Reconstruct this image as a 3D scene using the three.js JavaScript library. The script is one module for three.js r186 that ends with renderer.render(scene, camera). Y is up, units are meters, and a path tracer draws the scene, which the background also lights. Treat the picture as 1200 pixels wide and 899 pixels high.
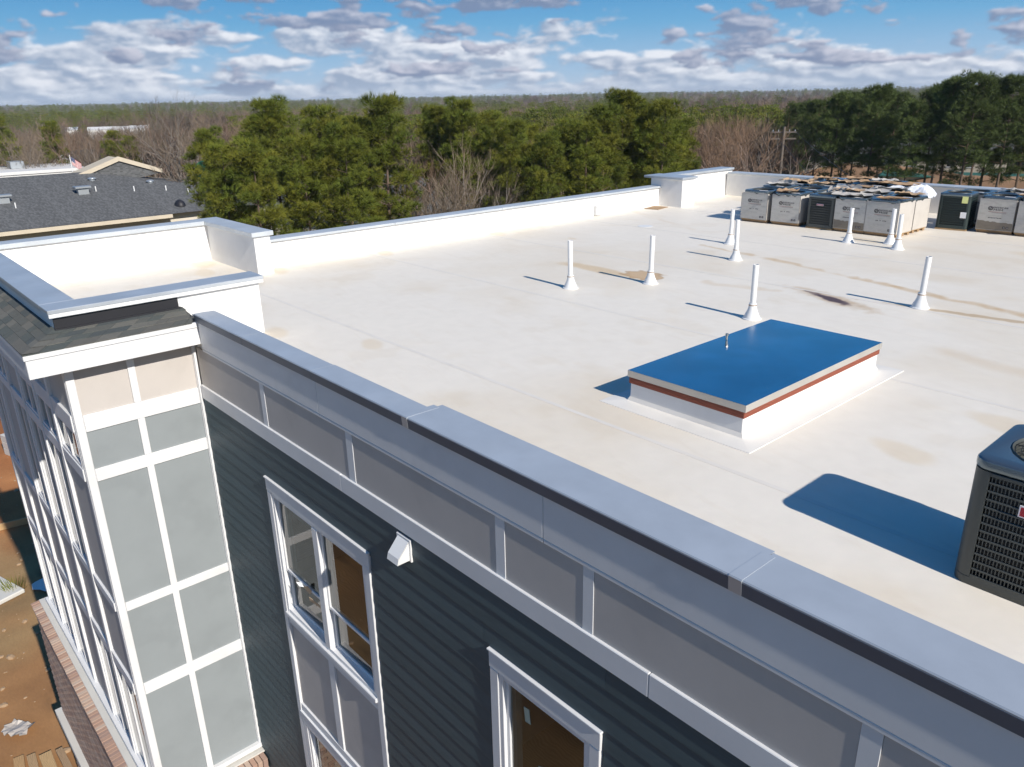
import * as THREE from 'three';
import { mergeGeometries, toCreasedNormals } from 'three/addons/utils/BufferGeometryUtils.js';

// ------------------------------------------------------------------ camera, sky, sun, exposure
const R = 10.8;                                    // height of the flat roof above the ground
const scene = new THREE.Scene();
const camera = new THREE.PerspectiveCamera(52.39, 1024 / 767, 0.1, 12000);
camera.rotation.order = 'YXZ';
camera.position.set(9.17, R + 2.8, 3.022);
camera.rotation.set(-0.35274, 0.85092, -0.02084);
const renderer = new THREE.WebGLRenderer();
renderer.toneMapping = THREE.LinearToneMapping;
renderer.toneMappingExposure = 1.34;
renderer.shadowMap.enabled = true;

const SUN = new THREE.Vector3(1.49, 1, 0.098).normalize();
const sun = new THREE.DirectionalLight(new THREE.Color().setRGB(1, 0.945, 0.865), 4.0);
sun.position.copy(SUN).multiplyScalar(120); sun.castShadow = true;
sun.shadow.mapSize.set(4096, 4096);
Object.assign(sun.shadow.camera, { left: -70, right: 70, top: 70, bottom: -70, near: 1, far: 300 });
scene.add(sun, sun.target);

// random numbers and noise
function rng(seed) { let s = (seed * 2654435761) >>> 0 || 1; return () => { s = (s + 0x6D2B79F5) >>> 0; let t = s; t = Math.imul(t ^ (t >>> 15), t | 1); t ^= t + Math.imul(t ^ (t >>> 7), t | 61); return ((t ^ (t >>> 14)) >>> 0) / 4294967296; }; }
const hash3 = (x, y, z) => { let h = Math.imul(x, 374761393) ^ Math.imul(y, 668265263) ^ Math.imul(z, 2147483647 ^ 0x5bd1e995); h = Math.imul(h ^ (h >>> 13), 1274126177); h = Math.imul(h ^ (h >>> 16), 2246822519); return ((h ^ (h >>> 15)) >>> 0) / 4294967296; };
const sm = (t) => t * t * (3 - 2 * t), lerp = (a, b, t) => a + (b - a) * t, clamp = (x, a = 0, b = 1) => Math.min(b, Math.max(a, x));
const step = (a, b, x) => sm(clamp((x - a) / (b - a)));
const NT = new Float32Array(262144); { let q = 12345; for (let i = 0; i < 262144; i++) { q = (Math.imul(q, 1664525) + 1013904223) >>> 0; NT[i] = (q >>> 8) / 16777216; } }
function noise3(x, y, z) {
  const X = Math.floor(x), Y = Math.floor(y), Z = Math.floor(z); let u = x - X, v = y - Y, w = z - Z; u = u * u * (3 - 2 * u); v = v * v * (3 - 2 * v); w = w * w * (3 - 2 * w);
  const x0 = X & 63, x1 = (X + 1) & 63, y0 = (Y & 63) << 6, y1 = ((Y + 1) & 63) << 6, z0 = (Z & 63) << 12, z1 = ((Z + 1) & 63) << 12;
  const a = NT[x0 | y0 | z0], b = NT[x0 | y1 | z0], c = NT[x0 | y0 | z1], d = NT[x0 | y1 | z1];
  const e = a + (NT[x1 | y0 | z0] - a) * u, f = b + (NT[x1 | y1 | z0] - b) * u, g = c + (NT[x1 | y0 | z1] - c) * u, h = d + (NT[x1 | y1 | z1] - d) * u, p = e + (f - e) * v, q = g + (h - g) * v;
  return p + (q - p) * w;
}
function fbm3(x, y, z, o = 5) { let s = 0, a = 0.5, n = 0; for (let i = 0; i < o; i++) { s += a * noise3(x, y, z); n += a; a *= 0.54; x = x * 2.03 + 17.1; y = y * 2.03 + 3.7; z = z * 2.03 + 9.2; } return s / n; }
function pn(x, y, p, seed) { // noise that repeats after p cells
  const X = Math.floor(x), Y = Math.floor(y), u = sm(x - X), v = sm(y - Y), m = (k) => ((k % p) + p) % p;
  return lerp(lerp(hash3(m(X), m(Y), seed), hash3(m(X + 1), m(Y), seed), u), lerp(hash3(m(X), m(Y + 1), seed), hash3(m(X + 1), m(Y + 1), seed), u), v);
}
function pf(u, v, p, o, seed) { let s = 0, a = 0.5, n = 0; for (let i = 0; i < o; i++) { s += a * pn(u * p, v * p, p, seed + i); n += a; a *= 0.55; p *= 2; } return s / n; }

// the sky: blue that deepens upwards, cumulus low above the horizon all the way round
{
  const W = 4096, H = 2048, data = new Float32Array(W * H * 4);
  const grad = [[-90, .20, .19, .17], [-1, .32, .38, .45], [0, .36, .45, .56], [2, .26, .40, .56], [4.5, .125, .315, .52], [7, .060, .235, .47], [11, .036, .185, .415], [16, .022, .148, .36], [24, .011, .104, .285], [45, .008, .074, .22], [90, .006, .058, .19]];
  const base = (e) => { let i = 0; while (i < grad.length - 2 && e > grad[i + 1][0]) i++; const a = grad[i], b = grad[i + 1], t = clamp((e - a[0]) / (b[0] - a[0])); return [lerp(a[1], b[1], t), lerp(a[2], b[2], t), lerp(a[3], b[3], t)]; };
  const cum = (az, e, k, ky, s, o) => { const c = Math.cos(az), q = Math.sin(az); return fbm3(c * k + s, q * k + s * 1.7, e * ky + s * 0.3, o); };
  const sunAz = Math.atan2(SUN.z, SUN.x);
  for (let j = 0; j < H; j++) {
    const e = ((j + 0.5) / H - 0.5) * 180, b = base(e);
    for (let i = 0; i < W; i++) {
      const az = ((i + 0.5) / W - 0.5) * Math.PI * 2;
      let [r, g, bl] = b;
      if (e > -1 && e < 28) {
        const er = e + 0.35 * (noise3(Math.cos(az) * 40, Math.sin(az) * 40, e * 2.2) - 0.5);
        const lo = 0.15 * (noise3(Math.cos(az) * 3.1 + 20.4, Math.sin(az) * 3.1 + 7.7, er * .12 + 2.2) - .5) + .07 * (noise3(Math.cos(az) * 7.3 + 3.4, Math.sin(az) * 7.3 + 1.7, er * .3 + 5.2) - .5);
        // broad pale banks low down
        const d1 = cum(az, er, 11, 0.62, 11.3, 7) + lo + 0.20 * (1 - er / 3.4) - step(3.4, 9, er) * 0.24;
        const u1 = cum(az + 0.008, er + 0.22, 11, 0.62, 11.3, 6) + lo + 0.20 * (1 - (er + .22) / 3.4);
        const c1 = step(0.485, 0.575, d1), l1 = clamp(0.34 + (d1 - u1) * 7.0);
        r = lerp(r, lerp(.25, .66, l1), c1 * .92); g = lerp(g, lerp(.31, .675, l1), c1 * .92); bl = lerp(bl, lerp(.42, .72, l1), c1 * .92);
        // smaller greyer cumulus in front of them
        const d2 = cum(az, er, 17, 0.98, 4.1, 7) + lo * .7 - step(3.6, 8, er) * 0.055 - step(8, 20, er) * 0.12 - (1 - step(.7, 2.0, er)) * .12;
        const u2 = cum(az + 0.006, er + 0.18, 17, 0.98, 4.1, 6) + lo * .7;
        const c2 = step(0.53, 0.59, d2), l2 = clamp(0.20 + (d2 - u2) * 4.6);
        r = lerp(r, lerp(.16, .50, l2), c2 * .9); g = lerp(g, lerp(.205, .505, l2), c2 * .9); bl = lerp(bl, lerp(.315, .58, l2), c2 * .9);
        // haze just above the land
        const h = 1 - step(-.4, 1.5, e); r = lerp(r, .40, h * .6); g = lerp(g, .49, h * .6); bl = lerp(bl, .62, h * .6);
      }
      if (e > -2) { // brighter air round the sun
        const d = new THREE.Vector3(Math.cos(az) * Math.cos(e * Math.PI / 180), Math.sin(e * Math.PI / 180), Math.sin(az) * Math.cos(e * Math.PI / 180)).dot(SUN);
        const gl = 0.35 * Math.exp(-(1 - clamp(d, -1, 1)) * 22); r += gl; g += gl; bl += gl;
      }
      const k = (j * W + i) * 4; data[k] = r; data[k + 1] = g; data[k + 2] = bl; data[k + 3] = 1;
    }
  }
  const t = new THREE.DataTexture(data, W, H, THREE.RGBAFormat, THREE.FloatType);
  t.mapping = THREE.EquirectangularReflectionMapping; t.magFilter = THREE.LinearFilter; t.minFilter = THREE.LinearFilter; t.needsUpdate = true;
  scene.background = t; scene.environment = t;
}

// ------------------------------------------------------------------ textures and materials
function tex(n, fn, metres, m = n, srgb = true) { // fn(u, v) -> [r, g, b] as 0..1 display values
  const d = new Uint8Array(n * m * 4);
  for (let j = 0; j < m; j++) for (let i = 0; i < n; i++) { const c = fn((i + 0.5) / n, (j + 0.5) / m), k = (j * n + i) * 4; for (let q = 0; q < 3; q++) d[k + q] = clamp(c[q]) * 255; d[k + 3] = 255; }
  const t = new THREE.DataTexture(d, n, m); t.wrapS = t.wrapT = THREE.RepeatWrapping; t.magFilter = THREE.LinearFilter; t.minFilter = THREE.LinearMipmapLinearFilter; t.generateMipmaps = true;
  if (srgb) t.colorSpace = THREE.SRGBColorSpace;
  if (metres) t.repeat.set(1 / metres, 1 / metres);
  t.needsUpdate = true; return t;
}
const grey = (v) => [v, v, v];
const tPaint = tex(512, (u, v) => grey(0.955 + 0.045 * pf(u, v, 8, 5, 3) - 0.02 * step(.62, .8, pf(u, v, 5, 4, 60))), 2.2);
const tGrain = tex(512, (u, v) => grey(0.88 + 0.12 * (0.5 * pf(u, v * 6 % 1, 4, 3, 8) + 0.5 * pn(u * 6, v * 160, 480, 5))), 1.1);
const tGran = tex(256, (u, v) => grey(0.72 + 0.28 * hash3(Math.floor(u * 256), Math.floor(v * 256), 9) * (0.6 + 0.4 * pf(u, v, 8, 3, 1))), 0.5);
const tFine = tex(256, (u, v) => grey(pf(u, v, 16, 4, 21)), 0.35, 256, false);
const tWood = tex(512, (u, v) => { const g = pf(u, v, 3, 3, 31), l = 0.5 + 0.5 * Math.sin((v * 26 + g * 5) * 6.283); const k = 0.78 + 0.22 * (l * 0.5 + 0.5 * pn(u * 8, v * 200, 800, 4)); return [k, k * 0.97, k * 0.93]; }, 0.8);
const tMetal = tex(512, (u, v) => grey(0.86 + 0.14 * pf(u, v, 4, 6, 41)), 1.6);
const tMetalR = tex(512, (u, v) => grey(0.75 + 0.25 * pf(u, v, 6, 5, 47)), 1.3, 512, false);
const tRoofing = tex(512, (u, v) => { // courses of far shingles
  const row = Math.floor(v * 32), tab = Math.floor(u * 16 + hash3(row, 7, 1)), k = 0.70 + 0.22 * hash3(((tab % 16) + 16) % 16, row, 2) + 0.08 * hash3(Math.floor(u * 512), Math.floor(v * 512), 3) - 0.10 * step(.2, 0, (v * 32) % 1); return grey(k);
}, 4.6);
const rgb = (r, g, b) => new THREE.Color().setRGB(r, g, b);
const mat = (o) => new THREE.MeshStandardMaterial({ side: THREE.DoubleSide, roughness: 0.8, metalness: 0, ...o });
const phys = (o) => new THREE.MeshPhysicalMaterial({ side: THREE.DoubleSide, ...o });
const M = {
  white: mat({ color: rgb(.76, .76, .76), map: tPaint, roughness: .55 }),
  taupe: mat({ color: rgb(.55, .508, .47), map: tPaint, roughness: .75, bumpMap: tFine, bumpScale: .00015 }),
  grey: mat({ color: rgb(.275, .302, .312), map: tPaint, roughness: .7, bumpMap: tFine, bumpScale: .00015 }),
  siding: [1, .93, 1.06].map((k) => mat({ color: rgb(.058 * k, .099 * k, .116 * k), map: tGrain, roughness: .6, bumpMap: tGrain, bumpScale: .0008 })),
  membrane: mat({ color: rgb(.80, .79, .77), map: tPaint, roughness: .6 }),
  coping: mat({ color: rgb(.60, .64, .68), map: tMetal, roughnessMap: tMetalR, roughness: .42, metalness: .34 }),
  copingLipShade: mat({ color: rgb(.135, .165, .22), map: tMetal, roughness: .5, metalness: .3 }),  // pale coping metal darkened: shade on the outer lip painted into its colour
  copingPale: mat({ color: rgb(.66, .70, .73), map: tMetal, roughness: .45, metalness: .25 }),
  lid: mat({ color: rgb(.80, .83, .86), map: tMetal, roughness: .2, roughnessMap: tMetalR, metalness: 1 }),
  rim: mat({ color: rgb(.62, .59, .54), map: tMetal, roughness: .38, metalness: .45 }),
  gasket: mat({ color: rgb(.30, .085, .05), map: tWood, roughness: .75 }),
  black: mat({ color: rgb(.018, .018, .022), roughness: .55, map: tPaint }),
  pvc: mat({ color: rgb(.80, .80, .79), roughness: .4, map: tPaint }),
  clamp: mat({ color: rgb(.36, .24, .15), roughness: .5, metalness: .6 }),
  unit: mat({ color: rgb(.078, .084, .078), roughness: .46, metalness: .25, bumpMap: tFine, bumpScale: .0004 }),
  unitTop: mat({ color: rgb(.17, .21, .235), roughness: .26, metalness: .75 }),
  unitGreen: mat({ color: rgb(.032, .048, .046), roughness: .45, metalness: .25 }),
  fin: mat({ color: rgb(.03, .03, .031), roughness: .5, metalness: .3 }),
  inside: mat({ color: rgb(.10, .10, .10), roughness: .7, metalness: .3 }),
  brass: mat({ color: rgb(.5, .45, .38), roughness: .3, metalness: 1 }),
  vinyl: mat({ color: rgb(.80, .80, .80), roughness: .35, map: tPaint }),
  glass: phys({ color: rgb(.5, .56, .53), roughness: 0, metalness: 0, transmission: 1, thickness: 0, ior: 1.66 }),
  drywall: mat({ color: rgb(.55, .525, .48), roughness: .95, map: tPaint }),
  subfloor: mat({ color: rgb(.27, .205, .145), roughness: .9, map: tWood }),
  brick: [[.42, .27, .20], [.47, .33, .25], [.36, .24, .19], [.50, .38, .30]].map(([r, g, b]) => mat({ color: rgb(r, g, b), map: tPaint, roughness: .9, bumpMap: tFine, bumpScale: .002 })),
  mortar: mat({ color: rgb(.40, .37, .33), roughness: .95, map: tPaint }),
  stone: mat({ color: rgb(.62, .60, .55), roughness: .8, map: tPaint }),
  shingle: [[.145, .15, .135], [.17, .165, .145], [.12, .135, .125], [.20, .195, .17], [.10, .115, .115]].map(([r, g, b]) => mat({ color: rgb(r, g, b), map: tGran, roughness: .95, bumpMap: tFine, bumpScale: .0015 })),
  lumber: [[.55, .36, .18], [.50, .35, .20], [.60, .42, .22], [.44, .31, .19]].map(([r, g, b]) => mat({ color: rgb(r, g, b), map: tWood, roughness: .85 })),
  cardboard: [[.46, .30, .17], [.40, .26, .15], [.52, .36, .22]].map(([r, g, b]) => mat({ color: rgb(r, g, b), map: tPaint, roughness: .9 })),
  bark: mat({ color: rgb(.13, .095, .07), roughness: .95, map: tGran }),
  barkPale: mat({ color: rgb(.24, .205, .175), roughness: .95, map: tGran }),
};

// ------------------------------------------------------------------ helpers
function setUV(g) { // metres, by the main direction of each face
  g = g.index ? g.toNonIndexed() : g; const p = g.attributes.position, n = p.count, uv = new Float32Array(n * 2), a = new THREE.Vector3(), b = new THREE.Vector3(), c = new THREE.Vector3();
  for (let i = 0; i < n; i += 3) {
    a.fromBufferAttribute(p, i); b.fromBufferAttribute(p, i + 1); c.fromBufferAttribute(p, i + 2);
    const m = b.clone().sub(a).cross(c.clone().sub(a)), x = Math.abs(m.x), y = Math.abs(m.y), z = Math.abs(m.z);
    for (let k = 0; k < 3; k++) { const q = [a, b, c][k]; const s = y >= x && y >= z ? [q.x, q.z] : x >= z ? [q.z, q.y] : [q.x, q.y]; uv[(i + k) * 2] = s[0]; uv[(i + k) * 2 + 1] = s[1]; }
  }
  g.setAttribute('uv', new THREE.BufferAttribute(uv, 2)); return g;
}
const FACES = [[0, 1, 2], [1, 0, 2], [2, 0, 1]];
function cbox(w, h, d, c = 0.004) { // box with chamfered edges, centred
  const s = [w / 2, h / 2, d / 2]; c = Math.min(c, ...s.map((x) => x * 0.45)); const pos = [];
  const tri = (A, B, C) => { const u = B.clone().sub(A), v = C.clone().sub(A), n = u.cross(v); const mid = A.clone().add(B).add(C); if (n.dot(mid) < 0) pos.push(...A.toArray(), ...C.toArray(), ...B.toArray()); else pos.push(...A.toArray(), ...B.toArray(), ...C.toArray()); };
  const V = (ax, sg) => { const v = [0, 0, 0]; for (let k = 0; k < 3; k++) v[k] = sg[k] * (k === ax ? s[k] : s[k] - c); return new THREE.Vector3(...v); };
  const S = [-1, 1];
  for (const [a, b, e] of FACES) for (const q of S) { const g = (x, y) => { const t = [0, 0, 0]; t[a] = q; t[b] = x; t[e] = y; return V(a, t); }; tri(g(-1, -1), g(1, -1), g(1, 1)); tri(g(-1, -1), g(1, 1), g(-1, 1)); }
  for (const [e, a, b] of FACES) for (const qa of S) for (const qb of S) { const g = (ax, x) => { const t = [0, 0, 0]; t[e] = x; t[a] = qa; t[b] = qb; return V(ax, t); }; tri(g(a, -1), g(a, 1), g(b, 1)); tri(g(a, -1), g(b, 1), g(b, -1)); }
  for (const x of S) for (const y of S) for (const z of S) tri(V(0, [x, y, z]), V(1, [x, y, z]), V(2, [x, y, z]));
  const g = new THREE.BufferGeometry(); g.setAttribute('position', new THREE.Float32BufferAttribute(pos, 3)); g.computeVertexNormals(); return g;
}
const bx = (x0, x1, y0, y1, z0, z1, c = 0.004) => setUV(cbox(Math.abs(x1 - x0), Math.abs(y1 - y0), Math.abs(z1 - z0), c).translate((x0 + x1) / 2, (y0 + y1) / 2, (z0 + z1) / 2));
const join = (l) => mergeGeometries(l.map((g) => { const q = g.index ? g.toNonIndexed() : g; for (const k of Object.keys(q.attributes)) if (!['position', 'normal', 'uv', 'color'].includes(k)) q.deleteAttribute(k); return q; }));
function prism(pts, a, b, axis = 'x') { // closed outline [[p, q]...] swept along an axis: x -> (z, y), z -> (x, y), y -> (x, z)
  const sh = new THREE.Shape(pts.map(([p, q]) => new THREE.Vector2(p, q))); let g = new THREE.ExtrudeGeometry(sh, { depth: b - a, bevelEnabled: false });
  g.translate(0, 0, a);
  const m = new THREE.Matrix4();
  if (axis === 'x') m.set(0, 0, 1, 0, 0, 1, 0, 0, 1, 0, 0, 0, 0, 0, 0, 1); // (p, q, s) -> (s, q, p)
  else if (axis === 'y') m.set(1, 0, 0, 0, 0, 0, 1, 0, 0, 1, 0, 0, 0, 0, 0, 1);
  g.applyMatrix4(m); if (g.index) g = g.toNonIndexed();
  if (m.determinant() < 0) { const p = g.attributes.position; for (let i = 0; i < p.count; i += 3) { const t = [p.getX(i), p.getY(i), p.getZ(i)]; p.setXYZ(i, p.getX(i + 1), p.getY(i + 1), p.getZ(i + 1)); p.setXYZ(i + 1, ...t); } }
  g.deleteAttribute('normal'); g.computeVertexNormals(); return setUV(g);
}
function quads(list, uvScale) { // four-cornered sheets
  const pos = []; for (const [a, b, c, d] of list) pos.push(...a, ...b, ...c, ...a, ...c, ...d);
  const g = new THREE.BufferGeometry(); g.setAttribute('position', new THREE.Float32BufferAttribute(pos, 3)); g.computeVertexNormals(); return setUV(g);
}
const cyl = (r0, r1, h, x = 0, y = 0, z = 0, seg = 20) => new THREE.CylinderGeometry(r1, r0, h, seg).translate(x, y + h / 2, z);
function mesh(name, geo, m, parent, label) { const o = new THREE.Mesh(geo, m); o.name = name; o.castShadow = o.receiveShadow = true; if (label) o.userData.label = label; parent.add(o); return o; }
function part(name, parent, y = 0) { const o = new THREE.Group(); o.name = name; o.position.y = y; parent.add(o); return o; }
const taken = {};
const numbered = (n) => { const k = taken[n] = (taken[n] ?? -1) + 1; return k ? `${n}_${String(k).padStart(3, '0')}` : n; };
function thing(name, label, category, [x, y, z] = [0, 0, 0], turn = 0, group) { const o = new THREE.Group(); o.name = numbered(name); o.position.set(x, y, z); o.rotation.y = turn; o.userData = { label, category }; if (group) o.userData.group = group; scene.add(o); return o; }
function copyOf(root, [x, y, z], turn, label, scale = 1) { const r = root.clone(); r.name = numbered(root.name.replace(/_\d{3}$/, '')); r.userData = { ...root.userData }; if (label) r.userData.label = label; r.position.set(x, y, z); r.rotation.y = turn; r.scale.setScalar(scale); scene.add(r); return r; }
function struct(name, geo, m) { const o = mesh(name, geo, m, scene); o.userData.kind = 'structure'; return o; }
const polar = (deg, d) => [9.17 - d * Math.sin(deg * Math.PI / 180), 3.02 - d * Math.cos(deg * Math.PI / 180)];

// ------------------------------------------------------------------ ground
const hillAt = (x, z) => { const d = Math.hypot(x, z), n = fbm3(x / 900 + 5, z / 900 + 8, 0.5, 4); return step(350, 2600, d) * (26 * (n - .42) + 2) + step(2500, 5200, d) * 22 * fbm3(x / 1500, z / 1500 + 3, 2.5, 3) - step(110, 300, d) * 1.5; };
{
  const rings = [0, 20, 40, 60, 80, 100, 130, 170, 220, 280, 350, 430, 520, 620, 740, 880, 1050, 1250, 1500, 1800, 2100, 2400, 2800, 3200, 3700, 4200, 4800, 5500, 6500], N = 180, pos = [], idx = [], uv = [];
  rings.forEach((r) => { for (let i = 0; i < N; i++) { const a = i / N * Math.PI * 2, x = r * Math.cos(a), z = r * Math.sin(a); pos.push(x, r < 60 ? -.06 : hillAt(x, z) - .06, z); uv.push(x, z); } });
  for (let j = 0; j < rings.length - 1; j++) for (let i = 0; i < N; i++) { const a = j * N + i, b = j * N + (i + 1) % N; idx.push(a, b + N, a + N, a, b, b + N); }
  const g = new THREE.BufferGeometry(); g.setAttribute('position', new THREE.Float32BufferAttribute(pos, 3)); g.setAttribute('uv', new THREE.Float32BufferAttribute(uv, 2)); g.setIndex(idx); g.computeVertexNormals();
  const tLitter = tex(512, (u, v) => { const n = pf(u, v, 6, 6, 71), m = pf(u, v, 3, 3, 75); return [0.34 + .2 * n, 0.29 + .17 * n + .05 * m, 0.19 + .12 * n]; }, 26);
  struct('ground', g, mat({ map: tLitter, roughness: 1, color: rgb(.75, .75, .75) }));
}
{ // bare clay round the new building
  const N = 110, pos = [], uv = [], idx = [], x0 = -46, x1 = 24, z0 = -14, z1 = 16;
  for (let j = 0; j <= N; j++) for (let i = 0; i <= N; i++) { const x = lerp(x0, x1, i / N), z = lerp(z0, z1, j / N); const y = .03 + .16 * (fbm3(x / 3.1, z / 3.1, 7, 4) - .35) * step(-2, -9, x) ; pos.push(x, y, z); uv.push(i / N, j / N); }
  for (let j = 0; j < N; j++) for (let i = 0; i < N; i++) { const a = j * (N + 1) + i; idx.push(a, a + N + 2, a + 1, a, a + N + 1, a + N + 2); }
  const g = new THREE.BufferGeometry(); g.setAttribute('position', new THREE.Float32BufferAttribute(pos, 3)); g.setAttribute('uv', new THREE.Float32BufferAttribute(uv, 2)); g.setIndex(idx); g.computeVertexNormals();
  const t = tex(1280, (u, v) => {
    const x = u * 70, z = v * 30, n = fbm3(x / 2.2, z / 2.2, 1, 6), m = fbm3(x / 9, z / 9, 4, 4), f = hash3(Math.floor(u * 1280), Math.floor(v * 1280), 5), track = step(.56, .68, fbm3(x / 5 + 2, z / 1.1, 9, 4));
    const red = clamp(step(.48, .62, m) * .5 + step(31, 25, x + (n - .5) * 6)); let c = [lerp(.60, .66, red) + .30 * (n - .5), lerp(.485, .43, red) + .26 * (n - .5), lerp(.33, .25, red) + .19 * (n - .5)];
    const k = .93 - .22 * track + .06 * (f - .5); return c.map((q) => q * k);
  });
  const cl = struct('construction_ground', g, mat({ map: t, roughness: 1 })); cl.userData.label = 'bare orange clay ground beside the building';
}

// ------------------------------------------------------------------ the building
const B = thing('apartment_building', 'large flat roofed apartment building with white membrane roof, dark lap siding and glazed corner tower', 'building');

// roof membrane with its stains
{
  const L = 23, ox = -6.2, oz = -17.4;
  const blot = (x, z, cx, cz, rx, rz, turn, n) => { const c = Math.cos(turn), s = Math.sin(turn), dx = x - cx, dz = z - cz; return 1 - Math.hypot((dx * c + dz * s) / rx, (-dx * s + dz * c) / rz) + (n - .5) * .9; };
  const t = tex(1500, (u, v) => {
    const x = ox + u * L, z = oz + v * L, n = fbm3(x * 1.4, z * 1.4, 2, 5), f = fbm3(x * 9, z * 9, 5, 4), w = fbm3(x * .45, z * .45, 8, 4), sc = fbm3(x * 2.2 + z * 2, z * 14 - x * 3, 11, 3);
    let c = [.915 + .03 * (f - .5), .897 + .03 * (f - .5), .865 + .03 * (f - .5)];
    const tint = (k, r, g, b) => { k = clamp(k); c = [lerp(c[0], r, k), lerp(c[1], g, k), lerp(c[2], b, k)]; };
    tint(step(.47, .66, w) * .34 * (.5 + 1.2 * (n - .3)), .855, .80, .71);              // thin clay dust
    tint(step(.60, .76, sc) * .07, .80, .74, .65);                                      // scuffs
    tint(step(.60, .72, n) * .10, .80, .73, .62);
    const s1 = blot(x, z, .35, -6.75, 1.15, .24, .05, n); tint(step(0, .5, s1) * .5, .80, .68, .50);
    const s2 = blot(x, z, 1.12, -6.95, .42, .30, .1, f); tint(step(.0, .25, s2) * .62, .74, .59, .40); tint(step(.0, .12, s2) * step(.34, .14, s2) * .25, .55, .42, .28);
    const s3 = blot(x, z, 4.02, -7.58, .95, .26, .36, f); tint(step(-.1, .7, s3) * .55, .70, .59, .46);
    const s4 = blot(x, z, 4.0, -7.57, .52, .105, .40, f); tint(step(-.05, .45, s4) * .88, .29, .23, .25);
    const s5 = blot(x, z, 5.9, -8.0, 1.6, .09, -.14, f); tint(step(0, .5, s5) * .5, .66, .54, .38);
    for (const [ax, az, bx2, bz, wd, k] of [[.2, -9.9, 3.6, -9.15, .12, .42], [3.6, -9.15, 6.6, -8.3, .15, .55], [3.2, -7.5, 2.2, -7.2, .16, .2], [6.2, -6.2, 9.5, -5.2, .25, .16], [-3.8, -12.6, -1, -11.2, .14, .14]]) {
      const dx = bx2 - ax, dz = bz - az, tt = clamp(((x - ax) * dx + (z - az) * dz) / (dx * dx + dz * dz)), d = Math.hypot(x - ax - dx * tt + (n - .5) * .35, z - az - dz * tt + (n - .5) * .5);
      tint(step(wd, wd * .2, d) * k * (.4 + f), .74, .60, .42);
    }
    for (const [cx, cz, r] of [[-3.7, -2.9, .5], [-.1, -1.1, .42], [-3.75, -5.1, .35], [-3.8, -8, .5], [-5.4, -2.2, .5], [-4.5, -1.9, .4], [-2.6, .2, .7], [-4.1, .7, .5], [3.0, -.5, .3], [1.2, -1.7, .3], [7.3, -4.4, .45], [6.9, -3.2, .4], [2.2, -12.4, .5], [5.2, -12.8, .8], [-2.2, -8.7, .16]]) tint(step(0, .5, blot(x, z, cx, cz, r, r * .5, .3, n)) * .26, .82, .72, .56);
    return c;
  });
  t.wrapS = t.wrapT = THREE.ClampToEdgeWrapping;
  const g = prism([[-4.3, -17.1], [16, -17.1], [16, -.15], [-.3, -.15], [-.3, 1.28], [-5.85, 1.28], [-5.85, -2.6], [-4.3, -2.6]], -.3, 0, 'y');
  const p = g.attributes.position, uv = g.attributes.uv; for (let i = 0; i < p.count; i++) uv.setXY(i, (p.getX(i) - ox) / L, (p.getZ(i) - oz) / L);
  const deck = part('roof_deck', B, R);
  const wr = tex(1024, (u, v) => grey(.5 * pf(u, v, 5, 4, 91) + .35 * pf(u, v * 3 % 1, 9, 3, 95) + .15 * pf(u, v, 60, 2, 97)), 0, 1024, false); wr.repeat.set(L / 5.3, L / 5.3);
  mesh('roof_membrane', g, mat({ map: t, roughness: .55, color: rgb(1, .968, .915), bumpMap: wr, bumpScale: .007 }), deck, 'white roof membrane with rust brown water stains');
  const seam = mat({ color: rgb(.81, .755, .675), roughness: .55, map: tPaint }); for (const z of [-1.9, -4.85, -7.8, -10.75, -13.7]) mesh('membrane_seam', bx(-4.0, 15.5, .0004, .0016, z - .025, z + .025, .0005), seam, deck);
  mesh('membrane_patch', cyl(.17, .17, .004, -2.1, 0, -10.95, 24), M.pvc, deck, 'small round white membrane patch');
}

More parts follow.
